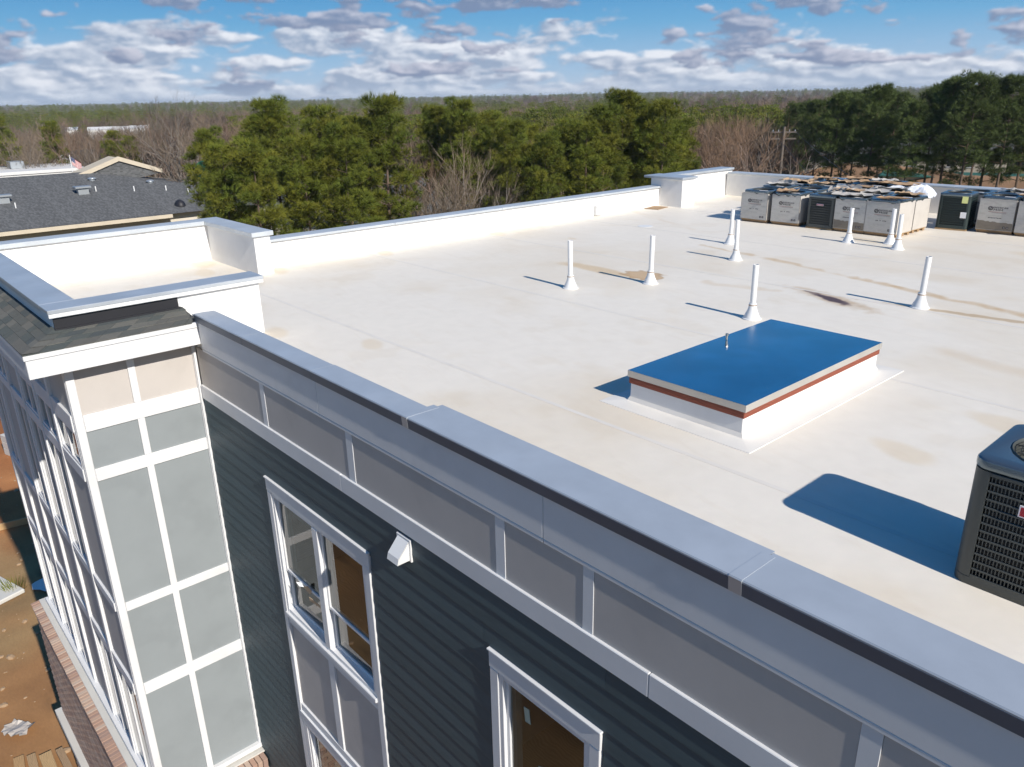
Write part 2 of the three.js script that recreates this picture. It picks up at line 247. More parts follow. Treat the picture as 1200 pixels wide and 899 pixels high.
// parapets round the roof
{
  const P = part('parapet', B, R), cop = (x0, x1, y, z0, z1) => mesh('coping', bx(x0, x1, y, y + .045, z0, z1, .006), M.copingPale, P);
  mesh('parapet_wall', bx(-4.33, -4.05, -.4, .462, -13.93, -2.75, .002), M.membrane, P);
  for (let z = -2.75; z > -13.8; z -= 2.8) cop(-4.38, -4.0, .462, Math.max(z - 2.795, -13.93), z);
  mesh('parapet_wall', bx(-4.36, -4.02, -.4, .70, -17.2, -13.93, .002), M.membrane, P);
  mesh('pier', bx(-4.34, -3.32, -.05, .70, -14.45, -13.9, .004), M.membrane, P);
  mesh('coping', bx(-4.55, -3.28, .702, .76, -14.5, -13.85, .006), M.coping, P);
  mesh('coping', bx(-4.42, -3.96, .70, .758, -17.2, -14.503, .006), M.coping, P);
  mesh('parapet_wall', bx(-4.0, 16.2, -.4, .60, -17.2, -16.9, .002), M.membrane, P);
  for (let x = -3.955; x < 16; x += 3.05) cop(x, Math.min(x + 3.045, 16.2), .602, -17.25, -16.85);
  mesh('parapet_wall', bx(15.8, 16.1, -.4, .5, -16.85, -.3, .002), M.membrane, P);
  cop(15.76, 16.15, .502, -16.84, -.35);
  // the return beside the tower, with its pier
  mesh('parapet_wall', bx(-5.97, -3.62, -.05, .655, -2.75, -2.46, .003), M.membrane, P);
  mesh('coping', bx(-6.02, -3.57, .657, .735, -2.80, -2.41, .006), M.copingPale, P);
  // front edge: wall behind the trim, inner face, metal coping
  mesh('parapet_wall', bx(.02, 16, -.3, .48, -.20, -.03, .002), M.membrane, P);
  const prof = (zi, d = 0) => [[.022 + d, .447], [.027 + d, .445], [.036 + d, .533], [.030 + d, .541], [zi, .537], [zi, .47], [zi + .004, .47], [zi + .004, .532], [.028 + d, .534], [.020 + d, .447]];
  for (const [x0, x1, zi] of [[.27, 1.55, -.2], [1.554, 3.036, -.2], [3.04, 4.52, -.21], [4.524, 7.42, -.32], [7.424, 10.4, -.30], [10.404, 13.4, -.30], [13.404, 15.9, -.30]]) {
    mesh('coping', prism(prof(zi), x0, x1, 'x'), M.coping, P);
    mesh('painted_shade_lip', prism([[.0275, .447], [.0295, .447], [.0375, .525], [.0355, .525]], x0 + .001, x1 - .001, 'x'), M.copingLipShade, P, 'outer lip of the pale coping with its shade painted in as dark slate');
  }
  for (const x of [4.522, 7.422]) mesh('cover_plate', prism(prof(-.27, .004).map(([z, y]) => [z, y + .002]), x - .045, x + .03, 'x'), M.coping, P);
}

// front wall: trim boards, panels, lap siding, windows
const winA = { x0: 1.62, x1: 3.72, top: -1.05 }, winB = { x0: 5.42, x1: 6.54, top: -1.09 };
{
  const F = part('front_wall', B, R), X1 = 15.9;
  // sheathing with window openings
  const sh = new THREE.Shape([[0.02, -R], [X1, -R], [X1, .44], [0.02, .44]].map(([a, b]) => new THREE.Vector2(a, b)));
  for (const [a, b, c, d] of [[1.72, 3.62, -2.78, -1.2], [1.72, 3.62, -5.9, -4.36], [5.56, 6.40, -3.0, -1.3], [9.2, 11.1, -2.78, -1.2]]) sh.holes.push(new THREE.Path([[a, c], [a, d], [b, d], [b, c]].map(([p, q]) => new THREE.Vector2(p, q))));
  mesh('sheathing', setUV(new THREE.ExtrudeGeometry(sh, { depth: .14, bevelEnabled: false }).translate(0, 0, -.175)), M.drywall, F);
  for (const [a, b] of [[.28, 3.05], [3.053, 6.0], [6.003, 9.5], [9.503, X1]]) mesh('frieze_board', bx(a, b, .119, .449, -.03, .008, .005), M.white, F);
  for (const [a, b] of [[.28, 3.05], [3.053, 6.0], [6.003, 9.5], [9.503, X1]]) mesh('frieze_moulding', bx(a, b, .085, .1185, -.03, .006, .005), M.white, F);
  const vt = [[1.76, 1.86], [3.49, 3.6], [5.51, 5.61], [6.35, 6.44], [8.1, 8.2], [10.0, 10.1], [12, 12.1], [14, 14.1]];
  let x = .05; for (const [a, b] of [...vt, [X1, X1]]) { mesh('wall_panel', bx(x + .001, a - .001, -.385, .0845, -.035, -.006, .002), M.taupe, F); if (b > a) mesh('vertical_trim', bx(a, b, -.385, .0845, -.035, -.0015, .002), M.white, F); x = b; }
  for (const [a, b] of [[.05, 3.35], [3.353, 6.9], [6.903, 10.4], [10.403, X1]]) { mesh('trim_band', bx(a, b, -.562, -.386, -.035, .016, .005), M.white, F); }
  // lap siding, board by board
  const E = .163, lap = (len) => prism([[-.035, -.02], [.0005, -.02 + 0], [.0005, .0], [.0048, .0], [-.0046, E + .012], [-.035, E + .012]].map(([z, y]) => [z + .003, y]), 0, len, 'x');
  const cache = {}; let row = 0;
  for (let y = -.562 - E; y > -6.7; y -= E, row++) {
    const cuts = [[.03, 1.6], [3.74, 5.40], [6.56, X1]]; const inA = y + E * .6 < winA.top && y > -6.2, inB = y + E * .6 < winB.top && y > -3.3;
    let segs = inA && inB ? cuts : inA ? [[.03, 1.6], [3.74, X1]] : inB ? [[.03, 5.40], [6.56, X1]] : [[.03, X1]];
    segs = segs.flatMap(([a, b]) => { const out = []; const j = (row % 3) * 1.22 + 2.9; let s = a; for (let k = j; k < b; k += 3.66) if (k - s > .4 && b - k > .4) { out.push([s, k]); s = k + .002; } out.push([s, b]); return out; });
    for (const [a, b] of segs) { const key = (b - a).toFixed(3); const o = mesh('siding_board', cache[key] ??= lap(b - a), M.siding[(row * 7 + Math.floor(a * 3)) % 3], F); o.position.set(a, y, 0); }
  }
  mesh('wall_base', bx(.02, X1, -R, -6.74, -.03, .03, .01), M.mortar, F);
}
function windowUnit(name, x0, x1, y0, y1, opt = {}) { // trim, frame, sashes and panes in the front wall
  const W = part(name, B, R), t = .095, mid = opt.double ? [(x0 + x1) / 2] : [];
  mesh('head_trim', bx(x0 - .006, x1 + .006, y1 - .15, y1, -.02, .022, .005), M.white, W);
  mesh('drip_cap', bx(x0 - .014, x1 + .014, y1 + .001, y1 + .018, -.02, .034, .004), M.white, W);
  for (const [a, b] of [[x0, x0 + t], [x1 - t, x1]]) mesh('side_trim', bx(a, b, opt.low ?? y0, y1 - .1505, -.02, .020, .005), M.white, W);
  mesh('window_sill', bx(x0 + t - .01, x1 - t + .01, y0 - .05, y0, -.06, .040, .006), M.white, W);
  const f = .045, gx0 = x0 + t + .001, gx1 = x1 - t - .001, gy0 = y0 + .001, gy1 = y1 - .151;
  mesh('frame', join([bx(gx0, gx0 + f, gy0, gy1, -.12, .012), bx(gx1 - f, gx1, gy0, gy1, -.12, .012), bx(gx0 + f, gx1 - f, gy1 - f, gy1, -.12, .010), bx(gx0 + f, gx1 - f, gy0, gy0 + f, -.12, .010)]), M.vinyl, W);
  for (const m of mid) mesh('mullion', bx(m - .055, m + .055, gy0 + f, gy1 - f, -.12, .018), M.vinyl, W);
  const xs = mid.length ? [[gx0 + f, mid[0] - .055], [mid[0] + .055, gx1 - f]] : [[gx0 + f, gx1 - f]];
  for (const [a, b] of xs) {
    const rail = lerp(gy0, gy1, opt.rail ?? .38), s = .035;
    for (const [c, d, z] of [[gy0 + f, rail, -.075], [rail + .001, gy1 - f, -.035]]) {
      mesh('sash', join([bx(a, a + s, c, d, z - .02, z + .018), bx(b - s, b, c, d, z - .02, z + .018), bx(a + s, b - s, d - s, d, z - .02, z + .016), bx(a + s, b - s, c, c + s, z - .02, z + .016)]), M.vinyl, W);
      mesh('pane', quads([[[a + s - .004, c + s - .004, z], [b - s + .004, c + s - .004, z], [b - s + .004, d - s + .004, z], [a + s - .004, d - s + .004, z]]]), M.glass, W);
    }
  }
  return W;
}
{
  const A = windowUnit('window', winA.x0, winA.x1, -2.74, winA.top, { double: true, rail: .36, low: -5.95 });
  // spandrel panels between the storeys
  mesh('spandrel_rail', bx(1.716, 3.624, -2.90, -2.792, -.02, .012, .004), M.white, A);
  for (const [a, b] of [[1.716, 2.605], [2.735, 3.624]]) mesh('spandrel_panel', bx(a, b, -4.08, -2.902, -.035, -.012, .002), M.taupe, A);
  mesh('vertical_trim', bx(2.606, 2.734, -4.08, -2.902, -.03, .008, .004), M.white, A);
  mesh('spandrel_rail', bx(1.716, 3.624, -4.20, -4.081, -.02, .012, .004), M.white, A);
  windowUnit('window', winA.x0 + .1, winA.x1 - .1, -5.85, -4.203, { double: true, rail: .36 });
  windowUnit('window', winB.x0, winB.x1, -3.0, winB.top, { rail: .4 });
  windowUnit('window', 9.1, 11.2, -2.74, -1.05, { double: true, rail: .36 });
  const stW = part('pane_stickers', B, R), paper = mat({ color: rgb(.42, .46, .36), roughness: .8 }), tan = mat({ color: rgb(.56, .42, .28), roughness: .8 });
  for (const [x, y, w, h, t] of [[5.78, -1.50, .06, .13, .12], [5.98, -1.93, .12, .14, .5]]) { const o = mesh('pane_sticker', bx(-w / 2, w / 2, -h / 2, h / 2, 0, .0012, .0003), paper, stW); o.position.set(x, y, -.033); o.rotation.z = t; }
  for (const [x, y, w, h, t, m] of [[2.30, -2.17, .12, .10, .5, tan], [2.42, -2.27, .16, .07, -.4, tan], [2.1, -2.20, .10, .06, .3, M.tagWhite]]) { const o = mesh('tape_scrap', bx(-w / 2, w / 2, -h / 2, h / 2, 0, .004, .001), m, stW); o.position.set(x, y, -.012); o.rotation.set(.3, .2, t); }
  const roomBox = part('interior', B, R);
  mesh('floor_slab', bx(.3, 15.7, -3.45, -3.3, -7, -.18), M.subfloor, roomBox);
  mesh('partition', bx(.3, 15.7, -3.3, -.35, -5.2, -5.05), M.drywall, roomBox);
  mesh('partition', bx(4.5, 4.62, -3.3, -.35, -5.05, -.18), M.drywall, roomBox);
  mesh('partition', bx(8.2, 8.32, -3.3, -.35, -5.05, -.18), M.drywall, roomBox);
  mesh('floor_slab', bx(.3, 15.7, -6.75, -6.6, -7, -.18), M.subfloor, roomBox);
  mesh('partition', bx(.3, 15.7, -6.6, -3.46, -5.2, -5.05), M.drywall, roomBox);
}
// other sides of the building
{
  const O = part('outer_wall', B);
  mesh('wall_face', bx(-4.33, -4.08, 0, R - .401, -17.15, -2.78, .01), M.taupe, O);
  mesh('wall_face', bx(-4.07, 16, 0, R - .401, -17.2, -16.92, .01), M.taupe, O);
  mesh('wall_face', bx(15.75, 16, 0, R - .401, -16.9, -.2, .01), M.taupe, O);
}

// corner tower
const TX0 = -6.1, TZ = 1.41, rows = [[.10, -.43], [-.63, -1.09], [-1.245, -2.9], [-3.02, -4.12], [-4.29, -5.93]];
{
  const T = part('corner_tower', B, R);
  // core behind the panels, on the sides that are seen
  mesh('core_wall', bx(-.2, -.035, -R + .05, .16, -.15, TZ - .035, .002), M.drywall, T);
  mesh('core_wall', bx(TX0 + .02, TX0 + .2, -R + .05, .16, -2.7, TZ - .035, .002), M.drywall, T);
  // east face: grid of trim with panels set back in it
  const zc = [[.0, .035], [.69, .77], [1.32, TZ]];
  for (let r = 0; r < rows.length; r++) {
    const [t, b] = rows[r];
    for (const [z0, z1] of [[.036, .689], [.771, 1.319]]) mesh(r ? 'grey_panel' : 'taupe_panel', bx(-.034, -.016, b, t, z0, z1, .002), r ? M.grey : M.taupe, T);
    mesh('vertical_trim', bx(-.034, .0, b + .001, t - .001, .69, .77, .004), M.white, T);
    const nb = rows[r + 1]?.[0]; if (nb !== undefined) mesh('horizontal_trim', bx(-.034, .003, nb, b - .0005, .037, 1.318, .004), M.white, T);
  }
  mesh('corner_trim', bx(-.034, .006, -5.93, .10, 1.32, TZ, .005), M.white, T);
  mesh('corner_trim', bx(-.034, .004, -5.93, .10, .031, .0355, .001), M.white, T);
  mesh('corner_trim', bx(-.034, .028, -5.93, .10, .0, .030, .004), M.white, T);
  mesh('frieze_board', bx(-.034, .012, .101, .30, -.0, TZ + .012, .004), M.white, T);
  mesh('sill_board', bx(-.03, .05, -6.0, -5.932, .0, TZ + .04, .004), M.white, T);
  // north face: posts, rails, panels and panes
  const bays = 6, bw = (0 - TX0 - .09) / bays;
  const zf = TZ;
  mesh('corner_trim', bx(-.1, -.0345, -5.93, .10, TZ - .03, zf + .004, .004), M.white, T);
  mesh('frieze_board', bx(TX0, -.036, .101, .30, TZ - .03, zf + .01, .004), M.white, T);
  for (let i = 0; i <= bays; i++) { const x = TX0 + i * bw; if (i < bays) mesh('post', bx(x, x + .10, -5.93, .10, TZ - .05, zf + .026, .004), M.white, T); }
  for (let r = 0; r < rows.length; r++) {
    const [t, b] = rows[r], nb = rows[r + 1]?.[0];
    for (let i = 0; i < bays; i++) {
      const a = TX0 + i * bw + .101, c = TX0 + (i + 1) * bw - .001;
      if (nb !== undefined) mesh('rail', bx(a, c, nb, b, TZ - .05, zf + .018, .004), M.white, T);
      if (r === 0 || r === 3 || (i + r) % 4 === 3) { mesh('taupe_panel', bx(a, c, b + .001, t, TZ - .034, TZ - .012, .002), M.taupe, T); continue; }
      const m = (a + c) / 2;
      mesh('window_frame', join([bx(a, a + .04, b + .001, t - .001, TZ - .06, zf + .008), bx(c - .04, c, b + .001, t - .001, TZ - .06, zf + .008), bx(m - .025, m + .025, b + .04, t - .04, TZ - .06, zf + .006), bx(a + .04, c - .04, t - .04, t - .001, TZ - .06, zf + .007), bx(a + .04, c - .04, b + .001, b + .04, TZ - .06, zf + .007)]), M.vinyl, T);
      for (const [p, q] of [[a + .036, m - .021], [m + .021, c - .036]]) mesh('pane', quads([[[p, b + .036, TZ - .02], [q, b + .036, TZ - .02], [q, t - .036, TZ - .02], [p, t - .036, TZ - .02]]]), M.glass, T);
    }
  }
  mesh('sill_board', bx(TX0 - .03, -.031, -6.0, -5.932, TZ - .03, TZ + .07, .004), M.white, T);
  mesh('floor_slab', bx(TX0 + .2, -.2, -3.45, -3.2, -2.6, TZ - .06), M.subfloor, T);
  mesh('inner_wall', bx(TX0 + .2, -.2, -R + .1, -.3, -1.5, -1.4), M.drywall, T);
  // brick base with a rowlock ledge
  const base = part('brick_base', B, R), bz = TZ + .26, bxx = .22;
  mesh('mortar_core', bx(TX0 - .2, bxx - .012, -R + .05, -6.26, -.2, bz - .012, .004), M.mortar, base);
  const rk = rng(5); const rg = bx(-.034, .034, -.10, .10, -.19, 0, .004), rg2 = bx(-.19, 0, -.10, .10, -.034, .034, .004);
  for (let x = TX0 - .2; x < bxx - .05; x += .077) { const o = mesh('rowlock_brick', rg, M.brick[Math.floor(rk() * 4)], base); o.position.set(x + .034, -6.15 + (rk() - .5) * .006, bz + .035 + (rk() - .5) * .006); o.rotation.x = .10; }
  for (let z = .06; z < bz - .12; z += .077) { const o = mesh('rowlock_brick', rg2, M.brick[Math.floor(rk() * 4)], base); o.position.set(bxx + .035 + (rk() - .5) * .006, -6.15, z); o.rotation.z = -.10; }
  mesh('ledge_flashing', bx(TX0 - .19, -.0, -6.045, -6.02, TZ - .02, bz - .10, .003), M.stone, base);
  mesh('ledge_flashing', bx(.0005, bxx - .10, -6.045, -6.02, .0, bz - .10, .003), M.stone, base);
  const bricks = []; const bg = cbox(.193, .057, .02, .003), bg2 = cbox(.02, .057, .193, .003);
  const wall = []; for (let c = 0; c < 62; c++) { const y = -6.30 - c * .068; if (y < -R + .1) break; for (let k = 0; k < 32; k++) { const x = TX0 - .1 + (c % 2 ? .1 : 0) + k * .203; if (x < bxx - .1) wall.push([bg, x, y, bz - .004]); } for (let k = 0; k < 9; k++) { const z = .1 + (c % 2 ? .1 : 0) + k * .203; if (z < bz - .1) wall.push([bg2, bxx - .004, y, z]); } }
  for (let q = 0; q < 4; q++) { const l = wall.filter((_, i) => Math.floor(hash3(i, 3, 7) * 4) === q).map(([g, x, y, z]) => setUV(g.clone().translate(x, y, z))); const o = mesh('brickwork', join(l), M.brick[q], base); o.userData.kind = 'stuff'; }
  mesh('second_ledge', bx(TX0 - .3, bxx + .1, -8.75, -8.6, -.2, bz + .12, .006), M.stone, base);

  // eave: fascia, gutter board and soffit
  const eave = part('tower_eave', B, R), EX = .265, EZ = 1.77;
  mesh('fascia', bx(EX - .03, EX - .005, .17, .375, -.02, EZ - .005, .004), M.white, eave);
  mesh('fascia', bx(TX0 - .3, EX - .031, .17, .375, EZ - .03, EZ - .005, .004), M.white, eave);
  mesh('drip_board', bx(EX - .03, EX + .008, .3755, .435, -.02, EZ + .01, .004), M.white, eave);
  mesh('drip_board', bx(TX0 - .3, EX - .031, .3755, .435, EZ - .03, EZ + .01, .004), M.white, eave);
  mesh('soffit', bx(.013, EX - .031, .185, .20, -.02, EZ - .031, .002), M.white, eave);
  mesh('soffit', bx(TX0 - .3, .0125, .185, .20, TZ + .0115, EZ - .031, .002), M.white, eave);
  // skirt roof, shingle by shingle
  const skirt = part('skirt_roof', B, R), IX = -.26, IZ = 1.35, y0 = .437, y1 = .515;
  mesh('roof_decking', quads([[[EX, y0 - .006, -.02], [EX, y0 - .006, EZ], [IX, y1 - .006, IZ], [IX, y1 - .006, -.02]], [[EX, y0 - .006, EZ], [TX0 - .3, y0 - .006, EZ], [TX0 - .3, y1 - .006, IZ], [IX, y1 - .006, IZ]]]), M.black, skirt);
  const rs = rng(12), courses = 4;
  const P3 = (s, t, side) => { // s along the eave from the hip, t up the slope
    return side ? [EX + (IX - EX) * t - s, y0 + (y1 - y0) * t, EZ + (IZ - EZ) * t] : [EX + (IX - EX) * t, y0 + (y1 - y0) * t, EZ + (IZ - EZ) * t - s];
  };
  for (const side of [0, 1]) {
    const len = side ? 6.6 : 1.71;
    for (let c = 0; c < courses; c++) {
      let s = 0; while (s < len - (side ? 0 : c / courses * (EZ - IZ))) {
        const w = Math.min(.12 + rs() * .2, len - s), t0 = c / courses - (c ? .0 : .03), t1 = (c + 1) / courses + .06, th = .006 + rs() * .006;
        const a = P3(s + .003, t0, side), b = P3(s + w - .003, t0, side), d = P3(s + .003, t1, side), e = P3(s + w - .003, t1, side);
        if (!side) for (const q of [a, b, d, e]) q[2] = Math.max(q[2], -.02);
        const up = (q, k) => [q[0], q[1] + k, q[2]], g = quads([[up(a, th), up(b, th), up(e, .003), up(d, .003)], [a, b, up(b, th), up(a, th)], [a, up(a, th), up(d, .003), d], [b, e, up(e, .003), up(b, th)]]);
        mesh('shingle', g, M.shingle[Math.floor(rs() * 5)], skirt); s += w;
      }
    }
  }
  for (let k = 0; k < 4; k++) { // bent caps over the hip
    const q = (t, dx, dz, u) => [lerp(EX, IX, t) + dx, lerp(y0, y1, t) + u, lerp(EZ, IZ, t) + dz], t0 = k / 4 - .02, t1 = k / 4 + .32;
    mesh('hip_shingle', quads([[q(t0, 0, -.14, .012), q(t0, .0, 0, .020), q(t1, 0, 0, .012), q(t1, 0, -.14, .008)], [q(t0, 0, 0, .020), q(t0, -.16, 0, .012), q(t1, -.16, 0, .008), q(t1, 0, 0, .012)]]), M.shingle[(k * 2 + 1) % 5], skirt);
  }
  // raised parapet box on the tower
  const bxp = part('tower_parapet', B, R);
  mesh('parapet_wall', bx(-.52, -.25, -.05, .655, -1.0, 1.345, .003), M.membrane, bxp);
  mesh('parapet_wall', bx(-5.97, -.521, -.05, .655, 1.08, 1.345, .003), M.membrane, bxp);
  mesh('parapet_wall', bx(-5.97, -5.67, -.05, .655, -2.459, 1.079, .003), M.membrane, bxp);
  mesh('black_flashing', bx(-.249, -.238, .49, .64, .02, 1.352, .003), M.black, bxp, 'black rubber flashing above the shingles');
  mesh('black_flashing', bx(-.249, -.20, .50, .53, .0, 1.36, .006), M.black, bxp);
  mesh('coping', bx(-.57, -.19, .70, .745, -1.05, 1.395, .006), M.coping, bxp);
  mesh('coping_edge', bx(-.565, -.195, .656, .6995, -1.045, 1.39, .003), M.white, bxp);
  mesh('coping', bx(-6.02, -.571, .70, .745, 1.03, 1.395, .006), M.coping, bxp);
  mesh('coping_edge', bx(-6.015, -.5715, .656, .6995, 1.035, 1.385, .003), M.coping, bxp);
  mesh('coping', bx(-6.02, -5.62, .657, .733, -2.409, 1.029, .006), M.copingPale, bxp);
}

// ------------------------------------------------------------------ things on the roof
{ // smoke vent
  const H = thing('roof_smoke_vent', 'roof hatch with blue mirroring metal lid on a white curb', 'roof hatch', [5.25, R, -3.73]);
  const w = .62, d = 1.25;
  mesh('curb', join([bx(-w, w, 0, .189, d - .04, d), bx(-w, w, 0, .189, -d, -d + .04), bx(-w, -w + .04, 0, .189, -d + .04, d - .04), bx(w - .04, w, 0, .189, -d + .04, d - .04)]), M.membrane, H);
  const ap = (x0, x1, z0, z1) => quads([[[x0, .012, z0], [x1, .012, z0], [x1, .012, z1], [x0, .012, z1]]]);
  const sk = []; const ring = (a, ya, b, yb) => { const c = (q) => [[-w - q, -d - q], [w + q, -d - q], [w + q, d + q], [-w - q, d + q]]; const A = c(a), Bq = c(b); for (let i = 0; i < 4; i++) { const j = (i + 1) % 4; sk.push([[A[i][0], ya, A[i][1]], [A[j][0], ya, A[j][1]], [Bq[j][0], yb, Bq[j][1]], [Bq[i][0], yb, Bq[i][1]]]); } };
  ring(.001, .055, .02, .016); ring(.02, .016, .21, .0055); ring(.21, .0055, .212, .0);
  mesh('apron_flashing', quads(sk), mat({ color: rgb(.82, .785, .725), roughness: .55, map: tPaint }), H, 'white membrane apron welded round the curb');
  mesh('gasket', bx(-w - .014, w + .014, .19, .2515, -d - .012, d + .012, .004), M.gasket, H, 'red brown wooden strip under the lid');
  mesh('lid_rim', join([bx(-.645, .645, .252, .318, 1.258, 1.265, .002), bx(-.645, .645, .252, .318, -1.265, -1.258, .002), bx(-.645, -.638, .252, .318, -1.2575, 1.2575, .002), bx(.638, .645, .252, .318, -1.2575, 1.2575, .002)]), M.rim, H);
  for (const [sx, sz] of [[1, 1], [-1, 1], [1, -1], [-1, -1]]) mesh('corner_clip', join([bx(sx * .6455 - (sx > 0 ? .0005 : -.0005), sx * .6475, .253, .318, sz * 1.2, sz * 1.2655, .0005), bx(sx * .59, sx * .6475, .253, .318, sz * 1.2657, sz * 1.2675, .0005)]), M.rim, H);
  const N = 24, pos = [], idx = []; for (let j = 0; j <= N; j++) for (let i = 0; i <= N; i++) { const u = i / N, v = j / N; pos.push(lerp(-.646, .646, u), .319 + .010 * Math.sin(Math.PI * u) * Math.sin(Math.PI * v) + .0022 * (fbm3(u * 3, v * 5, 3, 3) - .5), lerp(-1.266, 1.266, v)); }
  for (let j = 0; j < N; j++) for (let i = 0; i < N; i++) { const a = j * (N + 1) + i; idx.push(a, a + N + 1, a + 1, a + 1, a + N + 1, a + N + 2); }
  const lg = new THREE.BufferGeometry(); lg.setAttribute('position', new THREE.Float32BufferAttribute(pos, 3)); lg.setAttribute('uv', new THREE.Float32BufferAttribute(pos.filter((_, i) => i % 3 !== 1), 2)); lg.setIndex(idx); lg.computeVertexNormals();
  mesh('lid', lg, M.lid, H, 'blue mirroring metal lid');
  const kn = part('lid_knob', H, .328); kn.position.set(-.53, .326, -.2);
  mesh('stem', cyl(.012, .012, .05, 0, 0, 0, 12), M.brass, kn); mesh('cap', cyl(.02, .016, .018, 0, .05, 0, 12), M.brass, kn);
}
{ // plumbing vents
  const spots = [[.896, -5.479, .734], [1.58, -6.568, .755], [.527, -10.333, .669], [1.504, -9.034, .707], [3.822, -5.878, .716], [2.11, -11.972, .66], [3.094, -11.882, .64], [2.75, -12.35, .66], [5.123, -7.922, .70]];
  const says = ['white plastic vent pipe beside a brown puddle stain', 'white plastic vent pipe rising out of the brown puddle stain', 'white vent pipe, one of a close pair, nearer the cartons', 'white vent pipe, one of a close pair, farther from the cartons', 'white vent pipe standing just behind the hatch lid', 'lone white vent pipe in front of the carton with a dark wet bottom', 'white vent pipe in front of another at the carton row end', 'white vent pipe close against the end carton of the row', 'white vent pipe beside the dark purple stain'];
  spots.forEach(([x, z, h], i) => {
    const V = thing('vent_pipe', says[i], 'vent pipe', [x, R, z], 0, 'white plumbing vents on the roof');
    const r = .038, lean = (hash3(i, 1, 1) - .5) * .05;
    const tube = new THREE.LatheGeometry([[r, .10], [r, h], [r - .006, h], [r - .006, h - .25], [0, h - .25]].map(([a, b]) => new THREE.Vector2(a, b)), 22);
    mesh('pipe', toCreasedNormals(tube, .6), M.pvc, V).rotation.z = lean;
    mesh('boot', toCreasedNormals(new THREE.LatheGeometry([[.125, 0], [.123, .012], [.105, .02], [.092, .055], [.068, .105], [.054, .15], [.049, .205], [.039, .208]].map(([a, b]) => new THREE.Vector2(a, b)), 26), .7), M.pvc, V);
    mesh('hose_clamp', new THREE.LatheGeometry([[.0495, .178], [.052, .178], [.052, .19], [.0495, .19]].map(([a, b]) => new THREE.Vector2(a, b)), 22), M.clamp, V);
  });
}
// condenser with louvred sides
function rrect(w, d, r) { const s = new THREE.Shape(); s.moveTo(-w + r, -d); s.lineTo(w - r, -d); s.absarc(w - r, -d + r, r, -Math.PI / 2, 0); s.lineTo(w, d - r); s.absarc(w - r, d - r, r, 0, Math.PI / 2); s.lineTo(-w + r, d); s.absarc(-w + r, d - r, r, Math.PI / 2, Math.PI); s.lineTo(-w, -d + r); s.absarc(-w + r, -d + r, r, Math.PI, Math.PI * 1.5); return s; }
const ex = (s, y0, y1, bev = 0) => { const g = new THREE.ExtrudeGeometry(s, { depth: y1 - y0 - 2 * bev, bevelEnabled: bev > 0, bevelSize: bev, bevelThickness: bev, bevelOffset: -bev, bevelSegments: 3, curveSegments: 10 }); return setUV(toCreasedNormals(g.rotateX(-Math.PI / 2).translate(0, y0 + bev, 0), .5)); };
const badgeTex = (() => { const c = document.createElement('canvas'); c.width = 512; c.height = 112; const x = c.getContext('2d'); x.fillStyle = '#e9d9da'; x.fillRect(0, 0, 512, 112); x.fillStyle = '#a81a2e'; x.fillRect(9, 9, 494, 94); x.fillStyle = '#f4eaea'; x.font = 'bold 74px sans-serif'; x.textAlign = 'center'; x.textBaseline = 'middle'; x.fillText('GOODMAN', 256, 58); const t = new THREE.CanvasTexture(c); t.colorSpace = THREE.SRGBColorSpace; return t; })();
M.badge = mat({ map: badgeTex, roughness: .35 });
